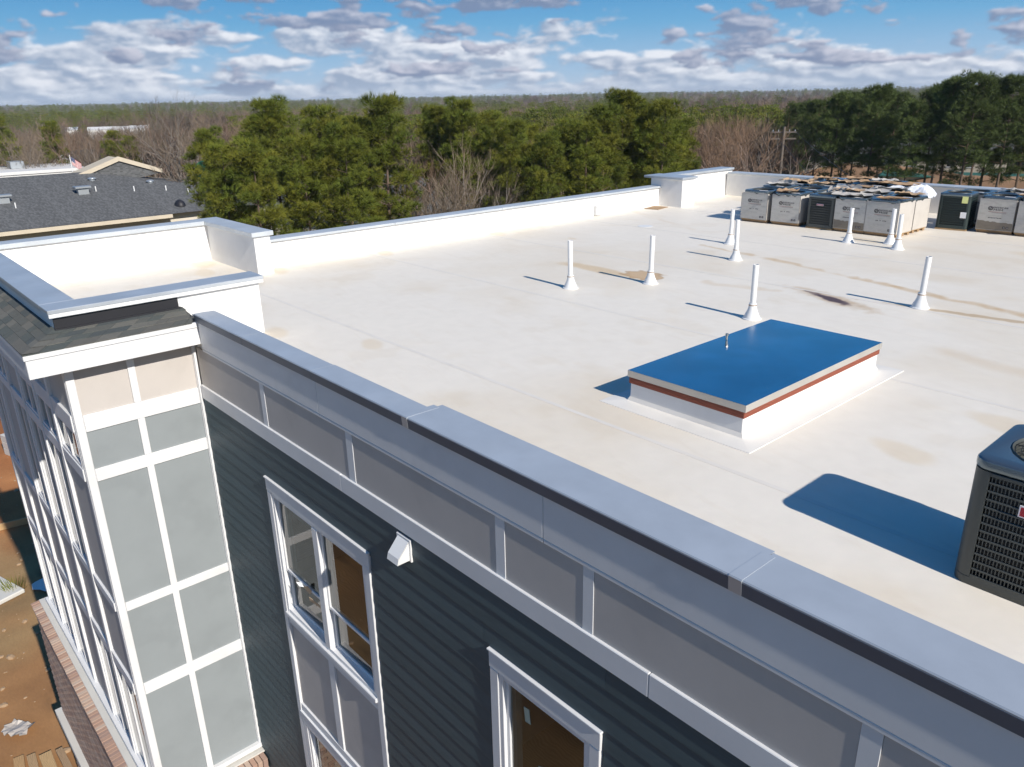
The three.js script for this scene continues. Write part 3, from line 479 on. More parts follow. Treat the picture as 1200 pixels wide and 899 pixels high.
function condenser(C, s, h, body, o = {}) { // s: half width; parts under the group C
  const r = o.r ?? .085, rails = o.rails ?? 12, post = r + .015, y0 = .06, y1 = h - .085;
  mesh('base_pan', ex(rrect(s, s, r), .0, .055, .008), body, C);
  const q = new THREE.Shape(); q.moveTo(s - post, s); q.lineTo(s - r, s); q.absarc(s - r, s - r, r, Math.PI / 2, 0, true); q.lineTo(s, s - post); q.lineTo(s - .02, s - post); q.lineTo(s - .02, s - r); q.absarc(s - r, s - r, r - .02, 0, Math.PI / 2, false); q.lineTo(s - post, s - .02);
  const pg = ex(q, .056, h - .07); for (let k = 0; k < 4; k++) mesh('corner_post', pg, body, C).rotation.y = k * Math.PI / 2;
  const cap = rrect(s + .004, s + .004, r + .004); const hole = new THREE.Path(); hole.absarc(0, 0, s * .74, 0, Math.PI * 2, true); cap.holes.push(hole);
  mesh('top_panel', ex(cap, h - .07, h, .022), M.unitTop, C);
  const dish = toCreasedNormals(new THREE.LatheGeometry([[s * .765, h - .012], [s * .74, h + .004], [s * .715, h - .012], [s * .70, h - .10], [s * .62, h - .2], [.02, h - .2]].map(([a, b]) => new THREE.Vector2(a, b)), 36), .6);
  const fan = mesh('fan_shroud', dish, M.unit, C);
  mesh('fan_hub', cyl(.06, .05, .06, 0, h - .16, 0, 18), M.fin, C);
  for (let k = 0; k < 3; k++) { const b = mesh('fan_blade', bx(.045, s * .66, -.004, .004, -.07, .07, .002), M.fin, C); b.position.y = h - .13; b.rotation.set(.45, k * 2.094, 0, 'YXZ'); }
  const guard = []; for (let k = 1; k <= 8; k++) guard.push(new THREE.TorusGeometry(s * .70 * k / 8, .0022, 5, 44).rotateX(Math.PI / 2).translate(0, h - .012 + .008 * (1 - k / 8), 0)); for (let k = 0; k < 6; k++) guard.push(new THREE.CylinderGeometry(.003, .003, s * 1.42, 6).rotateZ(Math.PI / 2).rotateY(k * Math.PI / 6).translate(0, h - .010, 0));
  mesh('fan_guard', join(guard), M.fin, C);
  mesh('coil', join([[0, s - .05], [1, s - .05], [2, s - .05], [3, s - .05]].map(([k, q]) => bx(-s + post, s - post, .056, h - .072, q - .012, q, .002).applyMatrix4(new THREE.Matrix4().makeRotationY(k * Math.PI / 2)))), M.inside, C);
  for (let side = 0; side < 4; side++) {
    const G = part('louvre_panel', C); G.rotation.y = side * Math.PI / 2;
    for (let k = 0; k <= rails; k++) { const y = lerp(y0, y1, k / rails), big = k === 0 || k === rails; mesh('louvre_rail', bx(-s + post, s - post, y - (big ? .012 : .0065), y + (big ? .012 : .0065), s - .022, s - .001, .003), body, G); }
    const fins = []; for (let x = -s + post + .012; x < s - post; x += .019) fins.push(new THREE.BoxGeometry(.006, y1 - y0 - .02, .012).translate(x, (y0 + y1) / 2, s - .014)); const fm = mesh('louvre_fins', join(fins), body, G); fm.userData.kind = 'stuff';
  }
  if (o.badge !== false) { const w = o.bw ?? .26, bg = new THREE.PlaneGeometry(w, w * .22); const b = part('badge', C); b.position.set(o.bx ?? 0, h * .70, s + .003); mesh('badge_plate', bx(-w / 2 - .003, w / 2 + .003, -w * .11 - .003, w * .11 + .003, -.006, .001, .002), M.pvc, b); mesh('badge_print', bg.translate(0, 0, .0025), M.badge, b); }
}
{
  const C = thing('condenser_unit', 'dark grey air conditioning condenser standing alone beside the roof edge', 'air conditioner', [8.245, R, -1.985]);
  condenser(C, .365, .815, M.unit, { rails: 13, bx: .06, bw: .3 });
}
// cartons
const printTex = (seed, wet) => { // printed carton side
  const c = document.createElement('canvas'); c.width = c.height = 512; const x = c.getContext('2d'), r = rng(seed);
  x.fillStyle = '#c6c1b8'; x.fillRect(0, 0, 512, 512);
  for (let k = 0; k < 500; k++) { x.fillStyle = `rgba(${r() < .5 ? '90,80,68' : '225,220,212'},${r() * .05})`; const w = 10 + r() * 120; x.fillRect(r() * 512 - 40, r() * 512 - 20, w, 3 + r() * 40); }
  if (wet) { x.fillStyle = 'rgba(96,82,66,.62)'; x.beginPath(); x.moveTo(0, 512); x.lineTo(0, 350); for (let q = 0; q <= 512; q += 32) x.lineTo(q, 345 + r() * 22 + q * .05); x.lineTo(512, 512); x.fill(); }
  x.fillStyle = x.strokeStyle = '#221f24'; x.lineWidth = 9;
  x.beginPath(); x.arc(165, 130, 33, 0, 6.3); x.stroke(); x.beginPath(); x.arc(165, 130, 20, 0, 6.3); x.stroke(); x.beginPath(); x.moveTo(150, 150); x.lineTo(180, 110); x.stroke();
  x.font = 'bold 42px sans-serif'; x.textBaseline = 'middle'; x.fillText('AMERICAN', 196, 112); x.font = 'bold 50px sans-serif'; x.fillText('PRIDE', 206, 152);
  x.fillStyle = '#8c3a32'; for (let q = 140; q < 400; q += 13) x.fillRect(q, 188, 9, 8); x.fillStyle = '#37333a'; for (let q = 190; q < 390; q += 11) x.fillRect(q, 206, 7, 6);
  for (let q = 150; q < 330; q += 22) if (r() < .8) x.fillRect(q, 288 + r() * 4, 15, 15);
  for (const q of [380, 428]) { x.fillRect(q, 438, 36, 40); x.fillStyle = '#b9b4ac'; x.fillRect(q + 12, 446, 6, 26); x.fillRect(q + 24, 446, 5, 26); x.fillStyle = '#37333a'; }
  const t = new THREE.CanvasTexture(c); t.colorSpace = THREE.SRGBColorSpace; return t;
};
M.print = [1, 2, 3].map((k) => mat({ map: printTex(k, k === 3), roughness: .85 }));
M.carton = mat({ color: rgb(.52, .485, .44), map: tPaint, roughness: .88 });
M.cartonRed = mat({ color: rgb(.36, .20, .15), map: tPaint, roughness: .9 });
M.wrap = phys({ color: rgb(.72, .75, .80), roughness: .25, transmission: .35, thickness: 0, clearcoat: .6 });
M.greyFilm = mat({ color: rgb(.42, .38, .34), roughness: .5 });
M.film = mat({ color: rgb(.78, .80, .84), roughness: .3 });
M.tag = mat({ color: rgb(.72, .74, .30), roughness: .6 });
M.tagWhite = mat({ color: rgb(.80, .80, .80), roughness: .5 });
function scrap(w, d, seed) { // ragged sheet of torn cardboard, lifted at its edges
  const r = rng(seed), pos = [], idx = [], nx = 7, nz = 4; for (let j = 0; j <= nz; j++) for (let i = 0; i <= nx; i++) { const e = i === 0 || i === nx || j === 0 || j === nz ? 1 : 0; pos.push((i / nx - .5) * w + (e ? (r() - .5) * w * .13 : 0), .012 + r() * .028 + e * r() * .035, (j / nz - .5) * d + (e ? (r() - .5) * d * .22 : 0)); }
  for (let j = 0; j < nz; j++) for (let i = 0; i < nx; i++) { const a = j * (nx + 1) + i; idx.push(a, a + nx + 1, a + 1, a + 1, a + nx + 1, a + nx + 2); }
  const g = new THREE.BufferGeometry(); g.setAttribute('position', new THREE.Float32BufferAttribute(pos, 3)); g.setIndex(idx); const b = g.clone().translate(0, .007, 0); const q = join([g, b]); q.computeVertexNormals(); return setUV(q);
}
function carton(x, z, turn, seed, label) {
  const C = thing('boxed_condenser', label, 'carton', [x, R, z], turn, 'cartons of condensers stacked on the roof'), r = rng(seed * 7 + 3), s = .335, h = .655 + r() * .04;
  for (const q of [-.24, 0, .24]) mesh('pallet_runner', bx(-s + .01, s - .01, 0, .05, q - .045, q + .045), M.lumber[3], C);
  mesh('pallet_board', bx(-s + .005, s - .005, .0505, .068, -s + .005, s - .005), M.lumber[1], C);
  const sleeve = []; const t = .007; for (let k = 0; k < 4; k++) { // four walls with a ragged top edge
    const pts = [[-s, .07], [s, .07]]; const n = 9; for (let i = n; i >= 0; i--) pts.push([-s + 2 * s * i / n, h - .008 + r() * .012 - (r() < .10 ? .03 : 0)]);
    sleeve.push(prism(pts, s - t, s, 'z').applyMatrix4(new THREE.Matrix4().makeRotationY(k * Math.PI / 2)));
  }
  mesh('carton_wall', join(sleeve), M.carton, C);
  const pr = M.print[seed % 5 === 3 ? 2 : seed % 2]; mesh('printed_side', new THREE.PlaneGeometry(s * 2 - .02, h - .12).translate(0, (h - .12) / 2 + .078, s + .0018), pr, C);
  mesh('printed_side', new THREE.PlaneGeometry(s * 2 - .02, h - .12).rotateY(Math.PI / 2).translate(s + .0018, (h - .12) / 2 + .078, 0), M.carton, C);
  const cap = rrect(s - .02, s - .02, .09); const hole = new THREE.Path(); hole.absarc(0, 0, s * .7, 0, Math.PI * 2, true); cap.holes.push(hole);
  mesh('top_panel', ex(cap, h - .03, h + .045, .02), M.unitTop, C);
  mesh('fan_shroud', new THREE.LatheGeometry([[s * .72, h + .038], [s * .70, h + .048], [s * .67, h + .02], [s * .6, h - .03], [.02, h - .03]].map(([a, b]) => new THREE.Vector2(a, b)), 28), M.unit, C);
  mesh('fan_guard', join([.2, .4, .6, .8, 1].map((k) => new THREE.TorusGeometry(s * .67 * k, .003, 4, 30).rotateX(Math.PI / 2).translate(0, h + .035, 0))), M.fin, C);
  const lb = mesh('paper_sticker', bx(-.09, .09, 0, .002, -.035, .035, .0005), M.tagWhite, C); lb.position.set(.1 + r() * .08, h + .0465, .26); lb.rotation.y = (r() - .5) * .3;
  if (r() < .75) { const o = mesh('torn_flap', scrap(.4 + r() * .4, .2 + r() * .28, seed), r() < .3 ? M.carton : M.cardboard[Math.floor(r() * 3)], C); o.position.set((r() - .5) * .3, h + .045, -.12 + r() * .35); o.rotation.y = (r() - .5) * .7; }
  if (r() < .4) { const o = mesh('torn_flap', scrap(.3 + r() * .3, .12 + r() * .1, seed + 50), M.carton, C); o.position.set((r() - .5) * .4, h + .03, s - .02); o.rotation.set(.5 + r() * .5, 0, 0); }
  return C;
}
{
  const cols = [-.64, .11, .92, 1.58, 2.25], depth = [5, 5, 5, 4, 2], ord = ['front', 'second', 'third', 'fourth', 'rear'], nth = ['outermost column by the long low parapet', 'second column from the long low parapet', 'column behind the unboxed unit', 'column next to the end column', 'end column facing the aisle'];
  let n = 0;
  cols.forEach((x, c) => { for (let k = 0; k < depth[c]; k++) {
    const j = hash3(c, k, 3), z = -13.345 - k * .745 + (j - .5) * .06, tn = (hash3(c, k, 5) - .5) * .07; n++;
    if (c === 2 && k === 0) { const C = thing('condenser_unit', 'unboxed dark condenser with red badge between two cartons in the front row', 'air conditioner', [x, R + .03, z], tn); condenser(C, .305, .69, M.unit, { rails: 11, r: .06, bw: .15, bx: -.02 }); mesh('wood_skid', bx(-.3, .3, -.03, -.0005, -.3, .3), M.lumber[1], C); continue; }
    carton(x, z, tn, c * 5 + k + 2 + (c === 3 && k === 0 ? 1 : 0) - (c === 1 && k === 0 ? 1 : 0), `white printed carton in the ${ord[k]} row, ${nth[c]}`);
  } });
  const C = thing('condenser_unit', 'unboxed dark green condenser with yellow energy label beside the aisle', 'air conditioner', [2.93, R + .03, -14.98], .12);
  condenser(C, .30, .72, M.unitGreen, { rails: 12, r: .055, bw: .13, bx: -.1, badge: false }); mesh('wood_skid', bx(-.3, .3, -.03, -.0005, -.3, .3), M.lumber[1], C);
  mesh('energy_label', bx(.13, .24, .53, .69, .301, .3025, .0005), M.tag, C); mesh('paper_sticker', bx(.14, .25, .23, .35, .301, .3025, .0005), M.tagWhite, C);
  for (const [x, z, k, t] of [[3.02, -15.72, 31, 'carton standing behind the dark green unboxed condenser'], [3.74, -15.09, 33, 'printed carton right beside the dark green unboxed condenser'], [4.46, -15.07, 36, 'second carton along from the dark green unboxed condenser'], [5.18, -15.1, 39, 'third carton along from the dark green unboxed condenser'], [5.92, -15.08, 41, 'fourth carton along from the dark green unboxed condenser'], [3.76, -15.84, 32, 'carton in the back row, behind the carton beside the green condenser'], [4.48, -15.83, 37, 'back row carton, second along from the green condenser'], [5.2, -15.85, 40, 'back row carton, third along from the green condenser'], [5.93, -15.83, 43, 'back row carton, fourth along from the green condenser']]) carton(x, z, (hash3(k, 2, 2) - .5) * .06, k, t);
  // crumpled film thrown over the back of the stack
  const N = 18, pos = [], idx = []; for (let j = 0; j <= N; j++) for (let i = 0; i <= N; i++) { const u = i / N - .5, v = j / N - .5, e = Math.max(Math.abs(u), Math.abs(v)) * 2; pos.push(u * 1.25, .05 + .13 * (fbm3(i * .9, j * .9, 3, 4) - .45) - .22 * Math.pow(e, 5), v * .9); }
  for (let j = 0; j < N; j++) for (let i = 0; i < N; i++) { const a = j * (N + 1) + i; idx.push(a, a + N + 1, a + 1, a + 1, a + N + 1, a + N + 2); }
  let g = new THREE.BufferGeometry(); g.setAttribute('position', new THREE.Float32BufferAttribute(pos, 3)); g.setIndex(idx); g = join([g.clone(), g.clone().translate(0, .006, 0)]); g.computeVertexNormals();
  const f = mesh('plastic_film', setUV(g), M.film, scene); f.userData = { label: 'crumpled pale plastic film thrown over cartons near the aisle', category: 'plastic film' }; f.scale.set(.8, 1, .9); f.position.set(1.7, R + .70, -15.5); f.rotation.y = .2;
}
{ // small things on the roof
  const O = thing('outlet_box', 'small white metal box fixed to the long low parapet', 'outlet box', [-4.05, R + .01, -11.45]);
  mesh('box_body', bx(.001, .10, 0, .24, -.09, .09, .01), M.pvc, O); mesh('box_cover', bx(.1005, .108, .01, .23, -.08, .08, .003), M.pvc, O);
  const b = mesh('plywood_piece', bx(-.2, .2, 0, .014, -.28, .28, .002), M.lumber[3], scene); b.userData = { label: 'weathered plywood piece lying beside the white pier', category: 'plywood' }; b.position.set(-3.78, R + .0005, -13.45); b.rotation.y = .2;
}
{ // dryer vent on the siding
  const V = thing('vent_hood', 'white dryer vent hood on the dark siding', 'vent hood', [4.34, R - .70, .012]);
  mesh('back_plate', bx(-.10, .10, -.10, .11, -.012, .008, .004), M.pvc, V);
  const side = (x) => prism([[.009, .085], [.11, -.03], [.125, -.085], [.009, -.085]], x - .002, x + .002, 'x');
  mesh('hood', join([side(-.076), side(.076), prism([[.009, .089], [.115, -.03], [.130, -.085], [.125, -.085], [.11, -.033], [.009, .081]], -.078, .078, 'x')]), M.pvc, V);
  mesh('damper_flap', bx(-.07, .07, -.08, -.076, .02, .12, .001), M.pvc, V);
}
// ------------------------------------------------------------------ trees
class Soup { // triangles with a colour each
  constructor() { this.p = []; this.c = []; }
  tri(a, b, c, k) { this.p.push(a[0], a[1], a[2], b[0], b[1], b[2], c[0], c[1], c[2]); for (let i = 0; i < 3; i++) this.c.push(k[0], k[1], k[2]); }
  limb(a, b, r0, r1, k, n = 5) { // tapered tube
    const d = [b[0] - a[0], b[1] - a[1], b[2] - a[2]], l = Math.hypot(...d) || 1, w = d.map((q) => q / l), h = Math.abs(w[1]) > .9 ? [1, 0, 0] : [0, 1, 0];
    let u = [w[1] * h[2] - w[2] * h[1], w[2] * h[0] - w[0] * h[2], w[0] * h[1] - w[1] * h[0]]; const ul = Math.hypot(...u); u = u.map((q) => q / ul); const v = [w[1] * u[2] - w[2] * u[1], w[2] * u[0] - w[0] * u[2], w[0] * u[1] - w[1] * u[0]];
    const P = (o, r, i) => { const t = i / n * 6.2832, c = Math.cos(t) * r, s = Math.sin(t) * r; return [o[0] + u[0] * c + v[0] * s, o[1] + u[1] * c + v[1] * s, o[2] + u[2] * c + v[2] * s]; };
    for (let i = 0; i < n; i++) { const a0 = P(a, r0, i), a1 = P(a, r0, i + 1), b0 = P(b, r1, i), b1 = P(b, r1, i + 1); this.tri(a0, a1, b1, k); this.tri(a0, b1, b0, k); }
  }
  geo() { const g = new THREE.BufferGeometry(); g.setAttribute('position', new THREE.Float32BufferAttribute(this.p, 3)); g.setAttribute('color', new THREE.Float32BufferAttribute(this.c, 3)); g.computeVertexNormals(); return g; }
}
M.needle = phys({ vertexColors: true, roughness: .75, transmission: .14, thickness: 0, specularIntensity: .4 });
M.twig = mat({ vertexColors: true, roughness: .95 });
function pineShape(seed, H, low, o = {}) { // loblolly pine: trunk, limbs and needle tufts
  const r = rng(seed), wood = new Soup(), leaf = new Soup(), base = o.base ?? .26, spread = o.spread ?? .19, bk = [.15, .105, .075];
  const bend = [(r() - .5) * .05 * H, (r() - .5) * .05 * H], axis = (t) => [bend[0] * t * t, H * t, bend[1] * t * t];
  const NT = low ? 3 : 9; for (let i = 0; i < NT; i++) wood.limb(axis(i / NT), axis((i + 1) / NT), .19 * H / 15 * (1 - i / NT * .93), .19 * H / 15 * (1 - (i + 1) / NT * .93), bk, low ? 4 : 8);
  const whorls = low ? 10 : 14; let phase = r() * 6;
  for (let wv = 0; wv < whorls; wv++) {
    const t = lerp(base, .985, Math.pow((wv + r() * .6) / whorls, .9)), q = (t - base) / (1 - base), o3 = axis(t), n = low ? 3 : 3 + Math.floor(r() * 2.4);
    const reach = H * spread * (q < .3 ? .62 + q * 1.27 : Math.pow(Math.max(0, 1 - (q - .3) / .76), .55));
    for (let k = 0; k < n; k++) {
      if (q < .2 && r() < .35) continue;
      phase += 2.4; const a = phase + r() * .7, L = reach * (.55 + r() * .6) + .25, rise = lerp(.02, .8, q) + (r() - .4) * .4, dir = [Math.cos(a), rise, Math.sin(a)], dl = Math.hypot(...dir);
      const tip = [o3[0] + dir[0] / dl * L, o3[1] + dir[1] / dl * L * .9, o3[2] + dir[2] / dl * L];
      wood.limb(o3, tip, .035 * H / 15 * (1.2 - q), .008, bk, low ? 3 : 4);
      const puffs = low ? 2 : 1 + Math.round(L * .42 + r() * .4);
      for (let u = 0; u < puffs; u++) { // needles gather in rounded clumps along the limb
        const f = u === 0 ? 1 : lerp(.45, .9, r()), R0 = (low ? .62 : .46 + r() * .30) * (.72 + .14 * L), pc = [lerp(o3[0], tip[0], f) + (r() - .5) * .5, lerp(o3[1], tip[1], f) + (r() - .2) * .35, lerp(o3[2], tip[2], f) + (r() - .5) * .5], vary = .86 + r() * .28, warm = r();
        const tufts = low ? 8 : 27 + Math.floor(r() * 10);
        for (let m = 0; m < tufts; m++) {
          const v = [r() - .5, (r() - .42) * .75, r() - .5], vl = Math.hypot(...v), rr = R0 * (.35 + .65 * r()), c = [pc[0] + v[0] / vl * rr, pc[1] + v[1] / vl * rr * .62, pc[2] + v[2] / vl * rr];
          const blades = low ? 4 : 15, len = low ? .42 : .30 + r() * .18, g = vary * (.85 + r() * .3) * (o.tone ?? 1), col = o.blue ? [.092 * g, .124 * g, .034 * g] : [(.126 + warm * .06) * g, (.166 + warm * .02) * g, .023 * g];
          for (let b = 0; b < blades; b++) {
            let d = [v[0] / vl + (r() - .5) * 1.7, v[1] / vl + .35 + (r() - .5) * 1.4, v[2] / vl + (r() - .5) * 1.7]; const l = Math.hypot(...d); d = d.map((z) => z / l * len);
            const t3 = [(r() - .5), (r() - .5), (r() - .5)], sl = Math.hypot(...t3), ww = low ? .085 : .0145, e = t3.map((z) => z / sl * ww);
            leaf.tri([c[0] - e[0], c[1] - e[1], c[2] - e[2]], [c[0] + e[0], c[1] + e[1], c[2] + e[2]], [c[0] + d[0], c[1] + d[1], c[2] + d[2]], col);
          }
        }
      }
    }
  }
  return [wood.geo(), leaf.geo()];
}
function bareShape(seed, H, low, o = {}) { // leafless broadleaf tree
  const r = rng(seed), wood = new Soup(), twigs = new Soup(), tint = o.tint ?? [1, 1, 1], wk = [.22 * tint[0], .19 * tint[1], .165 * tint[2]], tk = [.165 * tint[0], .128 * tint[1], .092 * tint[2]];
  const grow = (a, dir, len, rad, lev) => {
    const bent = [dir[0] + (r() - .5) * .25, dir[1] + .06, dir[2] + (r() - .5) * .25], l = Math.hypot(...bent), d = bent.map((q) => q / l), b = [a[0] + d[0] * len, a[1] + d[1] * len, a[2] + d[2] * len];
    if (lev <= (low ? 1 : 2)) wood.limb(a, b, rad, rad * .68, wk, lev ? (low ? 3 : 4) : 7); else if (lev <= 3) wood.limb(a, b, rad, rad * .6, wk, 3);
    const max = low ? 3 : 4;
    if (lev >= max) { // spray of twigs
      const n = low ? 7 : 7; for (let k = 0; k < n; k++) { const f = r(), c = [lerp(a[0], b[0], f), lerp(a[1], b[1], f), lerp(a[2], b[2], f)], s = .6, e = [d[0] + (r() - .5) * s * 2, d[1] + (r() - .3) * s * 1.6, d[2] + (r() - .5) * s * 2], tl = len * (.5 + r() * .6), w = low ? .035 : .014; twigs.tri([c[0] - w, c[1], c[2] - w * .6], [c[0] + w, c[1], c[2] + w * .6], [c[0] + e[0] * tl, c[1] + e[1] * tl, c[2] + e[2] * tl], tk); }
      return;
    }
    const n = lev === 0 ? 5 : 3 + (r() < .6 ? 1 : 0); let ph = r() * 6;
    for (let k = 0; k < n; k++) {
      ph += 2.4 + (r() - .5); const f = lev === 0 ? lerp(.45, 1, (k + r()) / n) : lerp(.4, 1, (k + .6) / n), c = [lerp(a[0], b[0], f), lerp(a[1], b[1], f), lerp(a[2], b[2], f)], sp = k === n - 1 ? .22 : (o.open ?? .62) + r() * .25;
      const h = Math.abs(d[1]) > .9 ? [1, 0, 0] : [0, 1, 0]; let u = [d[1] * h[2] - d[2] * h[1], d[2] * h[0] - d[0] * h[2], d[0] * h[1] - d[1] * h[0]]; const ul = Math.hypot(...u); u = u.map((q) => q / ul); const v = [d[1] * u[2] - d[2] * u[1], d[2] * u[0] - d[0] * u[2], d[0] * u[1] - d[1] * u[0]];
      const x = Math.cos(ph) * sp, y = Math.sin(ph) * sp; grow(c, [d[0] + u[0] * x + v[0] * y, d[1] + u[1] * x + v[1] * y, d[2] + u[2] * x + v[2] * y], len * (.60 + r() * .22), rad * (.5 + .12 * r()), lev + 1);
    }
  };
  grow([0, 0, 0], [0, 1, 0], H * .36, H * .0125, 0);
  return [wood.geo(), twigs.geo()];
}
const treeKinds = {};
function plant(kind, make, [x, y, z], scale, label, category, group) {
  const turn = hash3(Math.round(x * 10), Math.round(z * 10), 4) * 6.28;
  if (!treeKinds[kind]) { const [n, wood, crown, mw, mc, cn] = make(); const t = thing(n, label, category, [x, y, z], turn, group); mesh('trunk', wood, mw, t); mesh(cn, crown, mc, t); t.scale.setScalar(scale); treeKinds[kind] = t; return t; }
  const t = copyOf(treeKinds[kind], [x, y, z], turn, label, scale); t.userData.group = group; return t;
}
const pineOf = (k) => () => { const [w, l] = pineShape(100 + k, 15, false, [{ base: .3, spread: .15 }, { base: .36, spread: .125, tone: .86 }, { base: .22, spread: .155, tone: 1.06 }, { base: .46, spread: .175, blue: true }, { base: .38, spread: .15, blue: true, tone: 1.2 }, { base: .44, spread: .135, tone: .95 }, { base: .52, spread: .14, tone: .9 }][k]); return ['pine_tree', w, l, M.twig, M.needle, 'crown']; };
const bareOf = (k) => () => { const [w, l] = bareShape(300 + k, 13, false, [{ open: .5 }, { open: .7, tint: [1.1, .9, .8] }, { open: .6 }][k]); return ['bare_tree', w, l, M.twig, M.twig, 'twigs']; };
{
  // tall pines in two clumps beyond the long parapet: [bearing, distance, height, kind]
  const G = 'pines beyond the long parapet';
  const left = [[68.3, 47, 13.2, 2], [66.3, 44, 13.4, 0], [64.6, 50, 14.6, 1], [62.9, 46, 13.9, 2], [61.4, 52, 14.3, 0], [60.3, 45, 13.4, 1], [58.7, 49, 14.2, 2], [57.4, 47, 15.1, 1], [65.4, 58, 14.2, 0], [60.0, 60, 14.2, 0], [68.9, 58, 12.4, 1]];
  for (const [b, d, h, k] of left) { const [x, z] = polar(b, d); { const q = k === 1 && b > 60 ? 5 : k === 0 && d > 52 ? 6 : k; plant('pine' + q, pineOf(q), [x, hillAt(x, z), z], (h - 1.1 + (hash3(Math.round(b * 10), 3, 3) - .5) * 2.0) / 15.8, 'tall green pine in the clump beside the grey shingled roof', 'tree', G); } }
  const mid = [[53.4, 60, 14.3, 0], [51.9, 57, 14.3, 1], [50.0, 62, 13.9, 2], [48.6, 55, 12.6, 0], [47.2, 58, 13.3, 2], [45.9, 54, 12.8, 1], [44.6, 57, 13.4, 0], [43.2, 55, 13.0, 2], [41.9, 57, 13.4, 1], [40.6, 59, 14.2, 0], [39.2, 60, 14.5, 1], [38.0, 58, 14.0, 2], [36.9, 62, 12.9, 0], [42.4, 68, 13.0, 0], [45.2, 69, 12.8, 0], [39.8, 68, 13.6, 2], [36.2, 60, 10.6, 1], [52.6, 68, 13.7, 0]];
  for (const [b, d, h, k] of mid) { const [x, z] = polar(b, d); { const q = k === 1 && b > 44 ? 5 : k === 0 && d > 58 ? 6 : k; plant('pine' + q, pineOf(q), [x, hillAt(x, z), z], (h - .7 + (hash3(Math.round(b * 10), 5, 3) - .5) * 1.8) / 15.8, 'tall green pine in the long clump behind the bare pale branched tree', 'tree', G); } }
  const right = [[27.9, 92, 12.4, 3], [26.8, 84, 13.1, 4], [25.6, 90, 12.9, 3], [24.6, 83, 13.8, 4], [23.4, 92, 13.0, 3], [22.3, 80, 12.4, 4], [21.2, 86, 13.4, 3], [20.3, 82, 14.3, 4], [19.2, 80, 14.5, 3], [18.1, 86, 14.0, 4], [17.2, 82, 14.3, 3], [16.2, 88, 14.0, 4], [24.0, 102, 13.2, 4], [20.8, 104, 13.8, 3], [18.7, 104, 14.2, 4], [28.6, 104, 12.2, 4], [15.2, 84, 14, 3], [26.2, 108, 13.0, 3], [29.4, 112, 11.8, 3]];
  for (const [b, d, h, k] of right) { const [x, z] = polar(b, d); plant('pine' + k, pineOf(k), [x, hillAt(x, z), z], (h + .9) / 16.2, 'dark tall pine with bare lower trunk behind the cartons', 'tree', 'dark pines behind the cartons'); }
  for (const [b, d, h, k, l] of [[47.2, 50, 6.8, 2, 'young low pine standing before the long pine clump'], [55.9, 46, 5.8, 2, 'young low pine beside the pine clump near the grey roof'], [20.3, 78, 5.6, 2, 'bright green young pine before the orange bank'], [77.8, 120, 12.5, 0, 'pine among bare trees beyond the white flat roofs'], [80.5, 118, 13.2, 2, 'pine at the edge of the bare wood'], [74.5, 112, 11.2, 2, 'rounded green pine behind the cream gable'], [73.6, 116, 10.4, 0, 'low pine behind the cream gable'], [82.3, 122, 12.9, 1, 'pine at the far edge of the bare wood']]) { const [x, z] = polar(b, d); plant('pine' + k, pineOf(k), [x, hillAt(x, z), z], h / 16.2, l, 'tree'); }
  const bare = [[51.6, 52, 11.0, 0], [52.9, 50, 10.4, 2], [50.3, 50, 9.6, 0], [54.1, 55, 11.2, 1], [55.2, 62, 12.2, 2], [56.2, 70, 13.6, 1], [49.6, 53, 8.6, 2]];
  for (const [b, d, h, k] of bare) { const [x, z] = polar(b, d); plant('bare' + k, bareOf(k), [x, hillAt(x, z), z], h / 13, 'bare pale branched tree between the two pine clumps', 'tree', 'leafless trees between the pines'); }
  for (const [b, d, h, k] of [[32.2, 72, 12.6, 1], [33.6, 84, 12.6, 1], [30.4, 80, 12.0, 2], [34.8, 88, 12.6, 1], [29.2, 92, 12.0, 1], [31.3, 95, 12.4, 2]]) { const [x, z] = polar(b, d); plant('bare' + k, bareOf(k), [x, hillAt(x, z), z], h / 13, 'reddish bare tree beside the wooden utility pole', 'tree', 'leafless trees beside the utility pole'); }
  for (const [b, d, h, k] of [[72.2, 108, 14.8, 1], [71.2, 104, 15.2, 0], [73.0, 118, 13.6, 2], [70.4, 112, 14.4, 1], [75.6, 112, 11.8, 2], [76.6, 116, 12.0, 1], [79.2, 116, 12.4, 2], [69.6, 100, 13.2, 2], [78.4, 124, 12.6, 0], [72.6, 126, 14.8, 0]]) { const [x, z] = polar(b, d); plant('bare' + k, bareOf(k), [x, hillAt(x, z), z], h / 13, 'tall brown bare tree behind the grey shingled roof', 'tree', 'leafless wood behind the shingled roof'); }
}
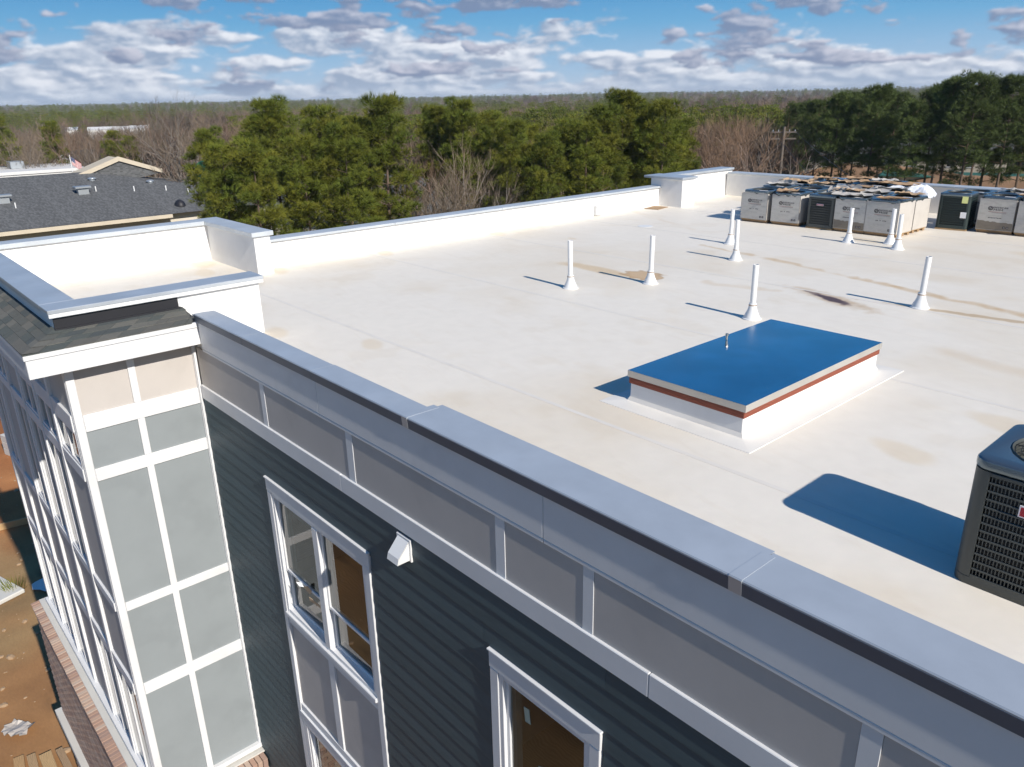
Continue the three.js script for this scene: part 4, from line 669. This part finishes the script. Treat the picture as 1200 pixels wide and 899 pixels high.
{ // the wood that runs on to the hills
  const pl = pineShape(41, 15, true), bl = bareShape(43, 13, true, { tint: [1, .9, .82] }), pl2 = pineShape(45, 15, true, { spread: .23, base: .3 }), r = rng(77);
  const sets = { p: [], q: [], b: [] };
  const blocked = (x, z) => { const d = Math.hypot(x - 9.17, z - 3.02); const b = Math.atan2(9.17 - x, 3.02 - z) * 57.3; return d < 108 || (b < 29.5 && d < 165) || (x < -60 && x > -122 && z > -60 && z < 30); };
  for (let k = 0; k < 15000; k++) {
    const b = 4 + r() * 92, d = 108 * Math.pow(3300 / 108, Math.pow(r(), 1.15)), [x, z] = polar(b, d); if (blocked(x, z)) continue;
    const cl = fbm3(x / 120, z / 120, 3, 3), side = b > 69 && b < 83 && d > 150 && d < 420 ? .62 : 1;
    const s = (d > 900 ? 1.15 : d < 260 ? .86 : .95) * (.62 + r() * .34) * side, kind = cl + (r() - .5) * .3 > (b < 38 && b > 27 ? .66 : .60) + (d > 700 ? -.12 : 0) ? (r() < .5 ? 'p' : 'q') : 'b';
    sets[kind].push(new THREE.Matrix4().compose(new THREE.Vector3(x, hillAt(x, z) - .1, z), new THREE.Quaternion().setFromAxisAngle(new THREE.Vector3(0, 1, 0), r() * 6.28), new THREE.Vector3(s * (.9 + r() * .5), s * (kind === 'b' ? 1.05 : .92), s * (.9 + r() * .5))));
  }
  const put = (name, g, m, l, label, cat) => { const o = new THREE.InstancedMesh(g, m, l.length); o.name = name; l.forEach((q, i) => { o.setMatrixAt(i, q); const t = .75 + hash3(i, 2, 9) * .5; o.setColorAt(i, rgb(t, t * (.94 + .1 * hash3(i, 5, 3)), t)); }); o.castShadow = o.receiveShadow = true; o.userData = { kind: 'stuff', label, category: cat }; scene.add(o); };
  const both = ([w, l]) => { const g = join([w, l]); return g; };
  put('pine_wood', both(pl), M.needle, sets.p, 'far mass of pines running to the horizon', 'wood');
  put('spreading_pine_wood', both(pl2), M.needle, sets.q, 'far mass of spreading pines running to the horizon', 'wood');
  put('leafless_wood', both(bl), M.twig, sets.b, 'far mass of brown leafless trees', 'wood');
}
// ------------------------------------------------------------------ neighbouring buildings
M.farRoof = mat({ color: rgb(.155, .158, .16), map: tRoofing, roughness: .95 });
M.farRoofDark = mat({ color: rgb(.085, .075, .07), map: tRoofing, roughness: .95 });
M.cream = mat({ color: rgb(.60, .52, .40), roughness: .8, map: tPaint });
M.creamPale = mat({ color: rgb(.66, .60, .50), roughness: .8, map: tPaint });
M.galv = mat({ color: rgb(.45, .48, .50), roughness: .4, metalness: .6 });
M.whiteWall = mat({ color: rgb(.72, .71, .69), roughness: .8, map: tPaint });
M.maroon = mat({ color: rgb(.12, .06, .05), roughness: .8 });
{
  const N = thing('care_home', 'long low neighbouring building with grey shingled roof and cream fascia', 'building', [-86, 0, -12]), f = 3.4, h = 6.9; // ridge along z
  const x1 = 14.5, z0 = -18, z1 = 40; // the hip end lies beside the pines
  mesh('wall', bx(-12, x1 - 1, 0, f - .1, z0 + 2, z1, .05), M.creamPale, N);
  const roof = quads([[[x1, f, z1], [x1, f, z0 + 6], [0, h, z0 + 10], [0, h, z1]], [[x1, f, z0 + 6], [x1, f, z0 - 9], [0, h, z0 + 10], [0, h, z0 + 10]], [[x1, f, z0 - 9], [-13, f, z0 - 9], [-1, h, z0 + 10], [0, h, z0 + 10]], [[0, h, z1], [0, h, z0 + 10], [-13, f, z0 - 9], [-13, f, z1]]].map((q) => q));
  mesh('roof', roof, M.farRoof, N);
  mesh('fascia', bx(x1 - .1, x1 + .12, f - .38, f - .03, z0 + 6.4, z1, .02), M.cream, N); mesh('soffit', bx(x1 - .9, x1 - .11, f - .42, f - .36, z0 + 6.4, z1, .01), M.maroon, N);
  mesh('fascia', bx(x1 - 1.2, x1 - .9, f - .9, f - .43, z0 + 6.4, z1, .02), M.cream, N);
  const onRoof = (x) => f + (h - f) * (1 - x / x1);
  // cross gable with wide cream barge boards
  const gz = -11.5, gh = 8.2, w = 4.4; const gab = part('cross_gable', N);
  mesh('gable_roof', quads([[[.6, gh, gz], [.6, gh - 1.6, gz + w], [-3, gh - 1.6, gz + w], [-3, gh, gz]], [[.6, gh, gz], [.6, gh - 1.6, gz - w], [-3, gh - 1.6, gz - w], [-3, gh, gz]]]), M.cream, gab);
  for (const s of [-1, 1]) mesh('barge_board', quads([[[.62, gh + .1, gz], [.62, gh - 1.5, gz + s * w], [.62, gh - 1.95, gz + s * w], [.62, gh - .38, gz]], [[.62, gh + .1, gz], [.62, gh - 1.5, gz + s * w], [.3, gh - 1.5, gz + s * w], [.3, gh + .1, gz]]]), M.cream, gab);
  mesh('gable_wall', quads([[[.4, gh - .3, gz], [.4, gh - 1.9, gz + w], [.4, gh - 2.6, gz], [.4, gh - 1.9, gz - w]]]), M.farRoof, gab);
  const dome = new THREE.SphereGeometry(.42, 18, 8, 0, 6.2832, 0, Math.PI / 2).scale(1, .45, 1);
  for (const [x, z] of [[4.6, 2.6], [2.8, -7.9], [5.0, -13.0], [6.0, 10]]) { const t = mesh('turbine_vent', join([dome.clone(), cyl(.3, .3, .25, 0, -.2, 0, 14)].map((g) => setUV(g))), M.galv, N); t.position.set(x, onRoof(x) + .12, z); }
  for (const [x, z] of [[7.2, 4.6], [6.6, -2.5]]) { const v = part('roof_ventilator', N); v.position.set(x, onRoof(x), z - 3.4); mesh('ventilator_stack', bx(-.35, .35, -.3, .5, -.5, .5, .02), M.galv, v); mesh('ventilator_cap', bx(-.55, .55, .5, .72, -.75, .75, .05), M.galv, v); }
  for (const [x, z] of [[9, .6], [6.3, -7.2], [7.2, -10.6], [7.8, -13.6], [9.1, -15.4], [8.6, 8]]) { const p = mesh('vent_pipe', cyl(.06, .06, .7, 0, -.2, 0, 10), M.pvc, N); p.position.set(x, onRoof(x), z); }
  const v = mesh('roof_dormer_vent', new THREE.SphereGeometry(.9, 16, 10, 0, 6.2832, 0, Math.PI / 2), M.black, N); v.position.set(12.4, onRoof(12.4) - .12, -13.2); v.scale.set(.75, .75, .6);
  const ar = part('entrance_canopy', N); ar.position.set(10.2, onRoof(10.2), 6.1); mesh('canopy_roof', setUV(new THREE.CylinderGeometry(2.6, 2.6, 3, 24, 1, false, 0, Math.PI).rotateZ(Math.PI / 2).rotateX(-Math.PI / 2).scale(1, .5, 1)), M.whiteWall, ar);
  // wing behind the pines
  const Wg = thing('shingled_wing', 'grey shingled roof of a low building glimpsed between pine trunks', 'building', [-66, 0, -42], .35);
  mesh('wall', bx(-11, 11, 0, 3.1, -6, 6, .05), M.creamPale, Wg);
  mesh('roof', quads([[[-12, 3.1, 7], [12, 3.1, 7], [7, 6.2, 0], [-7, 6.2, 0]], [[12, 3.1, 7], [12, 3.1, -7], [7, 6.2, 0], [7, 6.2, 0]], [[12, 3.1, -7], [-12, 3.1, -7], [-7, 6.2, 0], [7, 6.2, 0]], [[-12, 3.1, -7], [-12, 3.1, 7], [-7, 6.2, 0], [-7, 6.2, 0]]]), M.farRoof, Wg);
  mesh('fascia', bx(-12.05, 12.05, 2.85, 3.12, 6.95, 7.1, .02), M.cream, Wg); mesh('dormer', join([bx(-3, 0, 3.8, 4.9, 3, 5.4, .05), bx(3.2, 5, 3.6, 4.5, 3.2, 5.6, .05)]), M.creamPale, Wg);
  // white flat roofed hall and gabled house behind the ridge
  const Fl = thing('flat_roofed_hall', 'long white flat roofed hall behind the shingled ridge', 'building', [-103, 0, 2]);
  mesh('wall', bx(-6, 6, 0, 6.3, -25, 26, .05), M.whiteWall, Fl); mesh('roof_parapet', bx(-6.1, 6.15, 6.3, 6.65, -25.1, 26, .03), M.whiteWall, Fl); mesh('rooftop_unit', bx(-1, 1.2, 6.65, 7.5, -19.5, -18, .06), M.galv, Fl); mesh('rooftop_unit', bx(-2, 1, 6.65, 7.9, -16.6, -14.4, .06), M.creamPale, Fl); mesh('parapet_strip', bx(6.16, 6.3, 5.5, 5.8, -25, 26, .02), M.creamPale, Fl);
  const Hs = thing('gabled_house', 'small white house with dark gabled roof behind the shingled ridge', 'building', [-117, 0, -27.1], .75);
  mesh('wall', prism([[-3, 0], [3, 0], [3, 5.4], [0, 7.6], [-3, 5.4]], -3.4, 3.4, 'z').rotateY(0), M.whiteWall, Hs);
  mesh('roof', quads([[[3.4, 5.2, -3.9], [3.4, 5.2, 3.7], [0, 7.7, 3.7], [0, 7.7, -3.9]], [[-3.4, 5.2, -3.9], [-3.4, 5.2, 3.7], [0, 7.7, 3.7], [0, 7.7, -3.9]]]), M.farRoofDark, Hs);
  mesh('white_fascia', bx(3.38, 3.5, 5.0, 5.24, -3.9, 3.7, .02), M.whiteWall, Hs);
  // flag
  const flagTex = (() => { const c = document.createElement('canvas'); c.width = 190; c.height = 100; const x = c.getContext('2d'); for (let k = 0; k < 13; k++) { x.fillStyle = k % 2 ? '#e8e4e0' : '#a8202c'; x.fillRect(0, k * 100 / 13, 190, 8); } x.fillStyle = '#232c58'; x.fillRect(0, 0, 76, 54); x.fillStyle = '#fff'; for (let j = 0; j < 9; j++) for (let i = 0; i < (j % 2 ? 5 : 6); i++) x.fillRect(4 + i * 12.4 + (j % 2 ? 6 : 0), 3 + j * 5.7, 3, 3); const t = new THREE.CanvasTexture(c); t.colorSpace = THREE.SRGBColorSpace; return t; })();
  const Fp = thing('flag_pole', 'white flag pole with a drooping striped flag behind the shingled ridge', 'flag pole', [-93.5, 0, -20.6]);
  mesh('pole', cyl(.08, .05, 8.2, 0, 0, 0, 12), M.pvc, Fp); mesh('finial', new THREE.SphereGeometry(.1, 12, 8).translate(0, 8.26, 0), M.brass, Fp);
  const fg = new THREE.PlaneGeometry(2.1, 1.25, 16, 6), fp = fg.attributes.position; for (let i = 0; i < fp.count; i++) { const u = fp.getX(i) / 2.1 + .5; fp.setXYZ(i, fp.getX(i) * .62, fp.getY(i) - u * 1.15, .16 * Math.sin(u * 9) * u); } fg.computeVertexNormals();
  const fl = mesh('flag', fg, mat({ map: flagTex, roughness: .9 }), Fp); fl.scale.setScalar(.72); fl.position.set(.1, 7.7, -.55); fl.rotation.y = Math.PI / 2;
}
{ // buildings and bank seen through the right-hand pines
  const house = (x, z, t, w, h, m, label) => { const H = thing('house', label, 'house', [x, hillAt(x, z), z], t); mesh('wall', bx(-w, w, 0, h, -4, 4, .05), m, H); mesh('roof', quads([[[-w - .5, h - .1, 4.6], [w + .5, h - .1, 4.6], [w + .5, h + 2.2, 0], [-w - .5, h + 2.2, 0]], [[-w - .5, h - .1, -4.6], [w + .5, h - .1, -4.6], [w + .5, h + 2.2, 0], [-w - .5, h + 2.2, 0]]]), M.farRoof, H); for (let k = -2; k <= 2; k++) { const W = part('window', H); mesh('pane', bx(k * w * .36 - .5, k * w * .36 + .5, h - 1.9, h - .6, 4.002, 4.02, .005), M.black, W); mesh('window_frame', bx(k * w * .36 - .6, k * w * .36 + .6, h - 2.02, h - 1.91, 4.002, 4.08, .01), M.whiteWall, W); } return H; };
  house(-52, -124, .35, 9, 4.2, M.creamPale, 'pale beige house glimpsed through dark pine trunks'); house(-38, -128, .3, 7, 4.6, M.cream, 'cream house glimpsed beside the green awning roof'); house(-20, -134, .2, 9, 4.0, M.whiteWall, 'white house glimpsed at the end of the dark pines');
  const s = thing('green_awning_shed', 'low shed with long green roof before the cream house', 'shed', [-33, 0, -116], .3); mesh('shed_wall', bx(-9, 9, 0, 2.0, -1.5, 1.5, .03), M.creamPale, s); mesh('shed_roof', quads([[[-9.4, 2.1, 2.1], [9.4, 2.1, 2.1], [9.4, 2.5, -1.8], [-9.4, 2.5, -1.8]], [[-9.4, 2.0, 2.1], [9.4, 2.0, 2.1], [9.4, 2.1, 2.1], [-9.4, 2.1, 2.1]]]), mat({ color: rgb(.03, .11, .075), roughness: .6 }), s);
  const N = 40, pos = [], idx = []; for (let j = 0; j <= 10; j++) for (let i = 0; i <= N; i++) { const x = lerp(-58, 6, i / N), v = j / 10; pos.push(x, 2.9 * sm(v) * (.7 + .5 * fbm3(i * .4, j * .4, 2, 3)) - .1, -104 - v * 7 + (x + 20) * .28); } for (let j = 0; j < 10; j++) for (let i = 0; i < N; i++) { const a = j * (N + 1) + i; idx.push(a, a + 1, a + N + 1, a + 1, a + N + 2, a + N + 1); }
  const g = new THREE.BufferGeometry(); g.setAttribute('position', new THREE.Float32BufferAttribute(pos, 3)); g.setIndex(idx); g.computeVertexNormals(); struct('dirt_bank', setUV(g), mat({ color: rgb(.40, .23, .12), roughness: 1, map: tPaint }));
  const [px, pz] = polar(30.0, 82), U = thing('utility_pole', 'wooden utility pole with double crossarm beside the bare trees', 'utility pole', [px, 0, pz], .6);
  mesh('pole', cyl(.17, .12, 10.4, 0, 0, 0, 12), M.barkPale, U); for (const y of [9.3, 9.9]) mesh('crossarm', bx(-1.15, 1.15, y - .07, y + .07, -.2, -.08, .01), M.barkPale, U); for (const x of [-1, -.5, .5, 1]) mesh('insulator', cyl(.05, .04, .16, x, 9.97, -.14, 8), M.galv, U);
  const wire = (y, off) => { const c = new THREE.CatmullRomCurve3(Array.from({ length: 13 }, (_, i) => { const t = i / 12 * 2 - 1; return new THREE.Vector3(off, y - .9 * (1 - t * t) - .0, t * 45); })); return new THREE.TubeGeometry(c, 40, .016, 4); };
  for (const x of [-1, 1]) { const wv = mesh('power_line', wire(10.0, x), M.black, U); wv.position.z = 45; }
  // far white warehouses
  for (const [b, d, w, h, l] of [[74.9, 420, 6, 4.6, 'white far warehouse, longest of the row above the bare wood'], [73.7, 425, 4, 4.4, 'white far warehouse beside the longest one'], [72.8, 416, 4, 4.8, 'white far warehouse with the tallest end wall'], [76.6, 430, 2.5, 4.6, 'small white far warehouse standing apart']]) { const [x, z] = polar(b, d); const W = thing('warehouse', l, 'warehouse', [x, hillAt(x, z), z], 1.25); mesh('wall', bx(-w, w, 0, h, -6, 6, .1), M.whiteWall, W); mesh('roof', quads([[[-w - .2, h + .02, 6.2], [w + .2, h + .02, 6.2], [w + .2, h + 1.2, 0], [-w - .2, h + 1.2, 0]], [[-w - .2, h + .02, -6.2], [w + .2, h + .02, -6.2], [w + .2, h + 1.2, 0], [-w - .2, h + 1.2, 0]]]), M.whiteWall, W); }
  const [sx, sz] = polar(69.3, 62), S = thing('round_sign', 'round green and yellow sign on a pole beside the pines', 'sign', [sx, 0, sz], 1.1); mesh('sign_pole', cyl(.1, .1, 8.2, 0, 0, 0, 10), M.galv, S); mesh('sign_disc', new THREE.CylinderGeometry(.72, .72, .14, 26).rotateX(Math.PI / 2).translate(0, 9.0, 0), mat({ color: rgb(.03, .26, .15), roughness: .5 }), S); mesh('sign_mark', cyl(.3, .3, .02, 0, 0, 0, 18).rotateX(Math.PI / 2).translate(.1, 8.75, .07), mat({ color: rgb(.62, .55, .10), roughness: .5 }), S);
  const [lx, lz] = polar(63.6, 66), Lp = thing('street_lamp', 'grey street lamp showing between the pine crowns', 'street lamp', [lx, 0, lz]); mesh('lamp_post', cyl(.08, .05, 8.4, 0, 0, 0, 10), M.galv, Lp); mesh('lamp_head', bx(-.15, .75, 8.4, 8.58, -.16, .16, .04), M.tagWhite, Lp);
}
// ------------------------------------------------------------------ on the building site
{
  const say = ['sawn plank with a saw cut, outer one of the lumber heap', 'greyer sawn plank in the middle of the lumber heap', 'bright new plank in the lumber heap by the building', 'short plank end sticking out of the lumber heap'];
  [[-8.2, 2.52, 1.9, .20, 0], [-8.05, 2.30, 2.1, .17, 1], [-7.85, 2.06, 2.2, .24, 2], [-7.75, 1.80, 1.1, .14, 3]].forEach(([x, z, l, w, k], i) => { const p = mesh(numbered('lumber_plank'), bx(0, l, 0, .05 + i * .012, -w / 2, w / 2, .004), M.lumber[k], scene); p.userData = { label: say[i], category: 'plank', group: 'lumber heap beside the tower' }; p.position.set(x, .09 + .012 * i, z); p.rotation.y = -.12 + i * .05; });
  const sh = mesh('plastic_sheet', scrap(.62, .42, 8).scale(1, 2.2, 1), M.greyFilm, scene); sh.userData = { label: 'crumpled clear plastic sheet beyond the lumber heap', category: 'plastic sheet' }; sh.position.set(-9.1, .1, 2.35); sh.rotation.y = .6;
  const sl = mesh('concrete_slab', cbox(2.6, .14, 1.5, .03), M.stone, scene); setUV(sl.geometry); sl.userData = { label: 'pale concrete slab lying on the clay', category: 'slab' }; sl.position.set(-16.2, .16, 2.1); sl.rotation.y = .3;
  const fb = mesh('form_board', bx(-1.6, 1.6, 0, .24, -.03, .03, .004), M.lumber[2], scene); fb.userData = { label: 'long pale form board standing on edge on the clay', category: 'board' }; fb.position.set(-19.9, .06, .55); fb.rotation.y = 1.4;
  const tp = mesh('membrane_offcut', scrap(1.5, .9, 15), M.membrane, scene); tp.userData = { label: 'pale membrane offcut lying on the clay near the tower foot', category: 'sheet' }; tp.position.set(-14.9, .1, .1); tp.rotation.y = .5;
  const Y = thing('weed_clump', 'yellow green weed clump beside the pale slab', 'plant', [-15.6, .08, 1.2]), so = new Soup(), r = rng(9); for (let k = 0; k < 160; k++) { const a = r() * 6.28, q = r() * .3, l = .15 + r() * .3; so.tri([Math.cos(a) * q - .02, 0, Math.sin(a) * q], [Math.cos(a) * q + .02, 0, Math.sin(a) * q + .02], [Math.cos(a) * (q + .15), l, Math.sin(a) * (q + .15)], [.28 + r() * .1, .30 + r() * .08, .05]); } mesh('leaves', so.geo(), M.needle, Y);
  { const q = rng(31), l = []; for (let k = 0; k < 420; k++) { const x = -6.6 - Math.pow(q(), 1.5) * 22, z = -3 + q() * 9, sz = .015 + Math.pow(q(), 3) * .09; l.push(new THREE.IcosahedronGeometry(sz, 0).scale(1, .6, 1 + q() * .6).rotateY(q() * 6).translate(x, .05 + .16 * (fbm3(x / 3.1, z / 3.1, 7, 4) - .35), z)); } const st = mesh('clay_clods', setUV(join(l)), mat({ color: rgb(.40, .27, .16), roughness: 1, map: tPaint }), scene); st.userData = { kind: 'stuff', label: 'loose clods and stones on the clay', category: 'stones' }; }
  const W = thing('block_stack', 'wrapped stack of pale blocks on the clay beyond the tower windows', 'block stack', [-26, .05, -1.4], .3); for (let j = 0; j < 3; j++) for (let i = 0; i < 4; i++) mesh('block', bx(i * .62 - 1.2, i * .62 - .6, j * .3, j * .3 + .29, -.5, .5, .01), M.stone, W);
}
scene.fog = new THREE.FogExp2(new THREE.Color().setRGB(.74, .83, .95), .00016);
renderer.render(scene, camera);
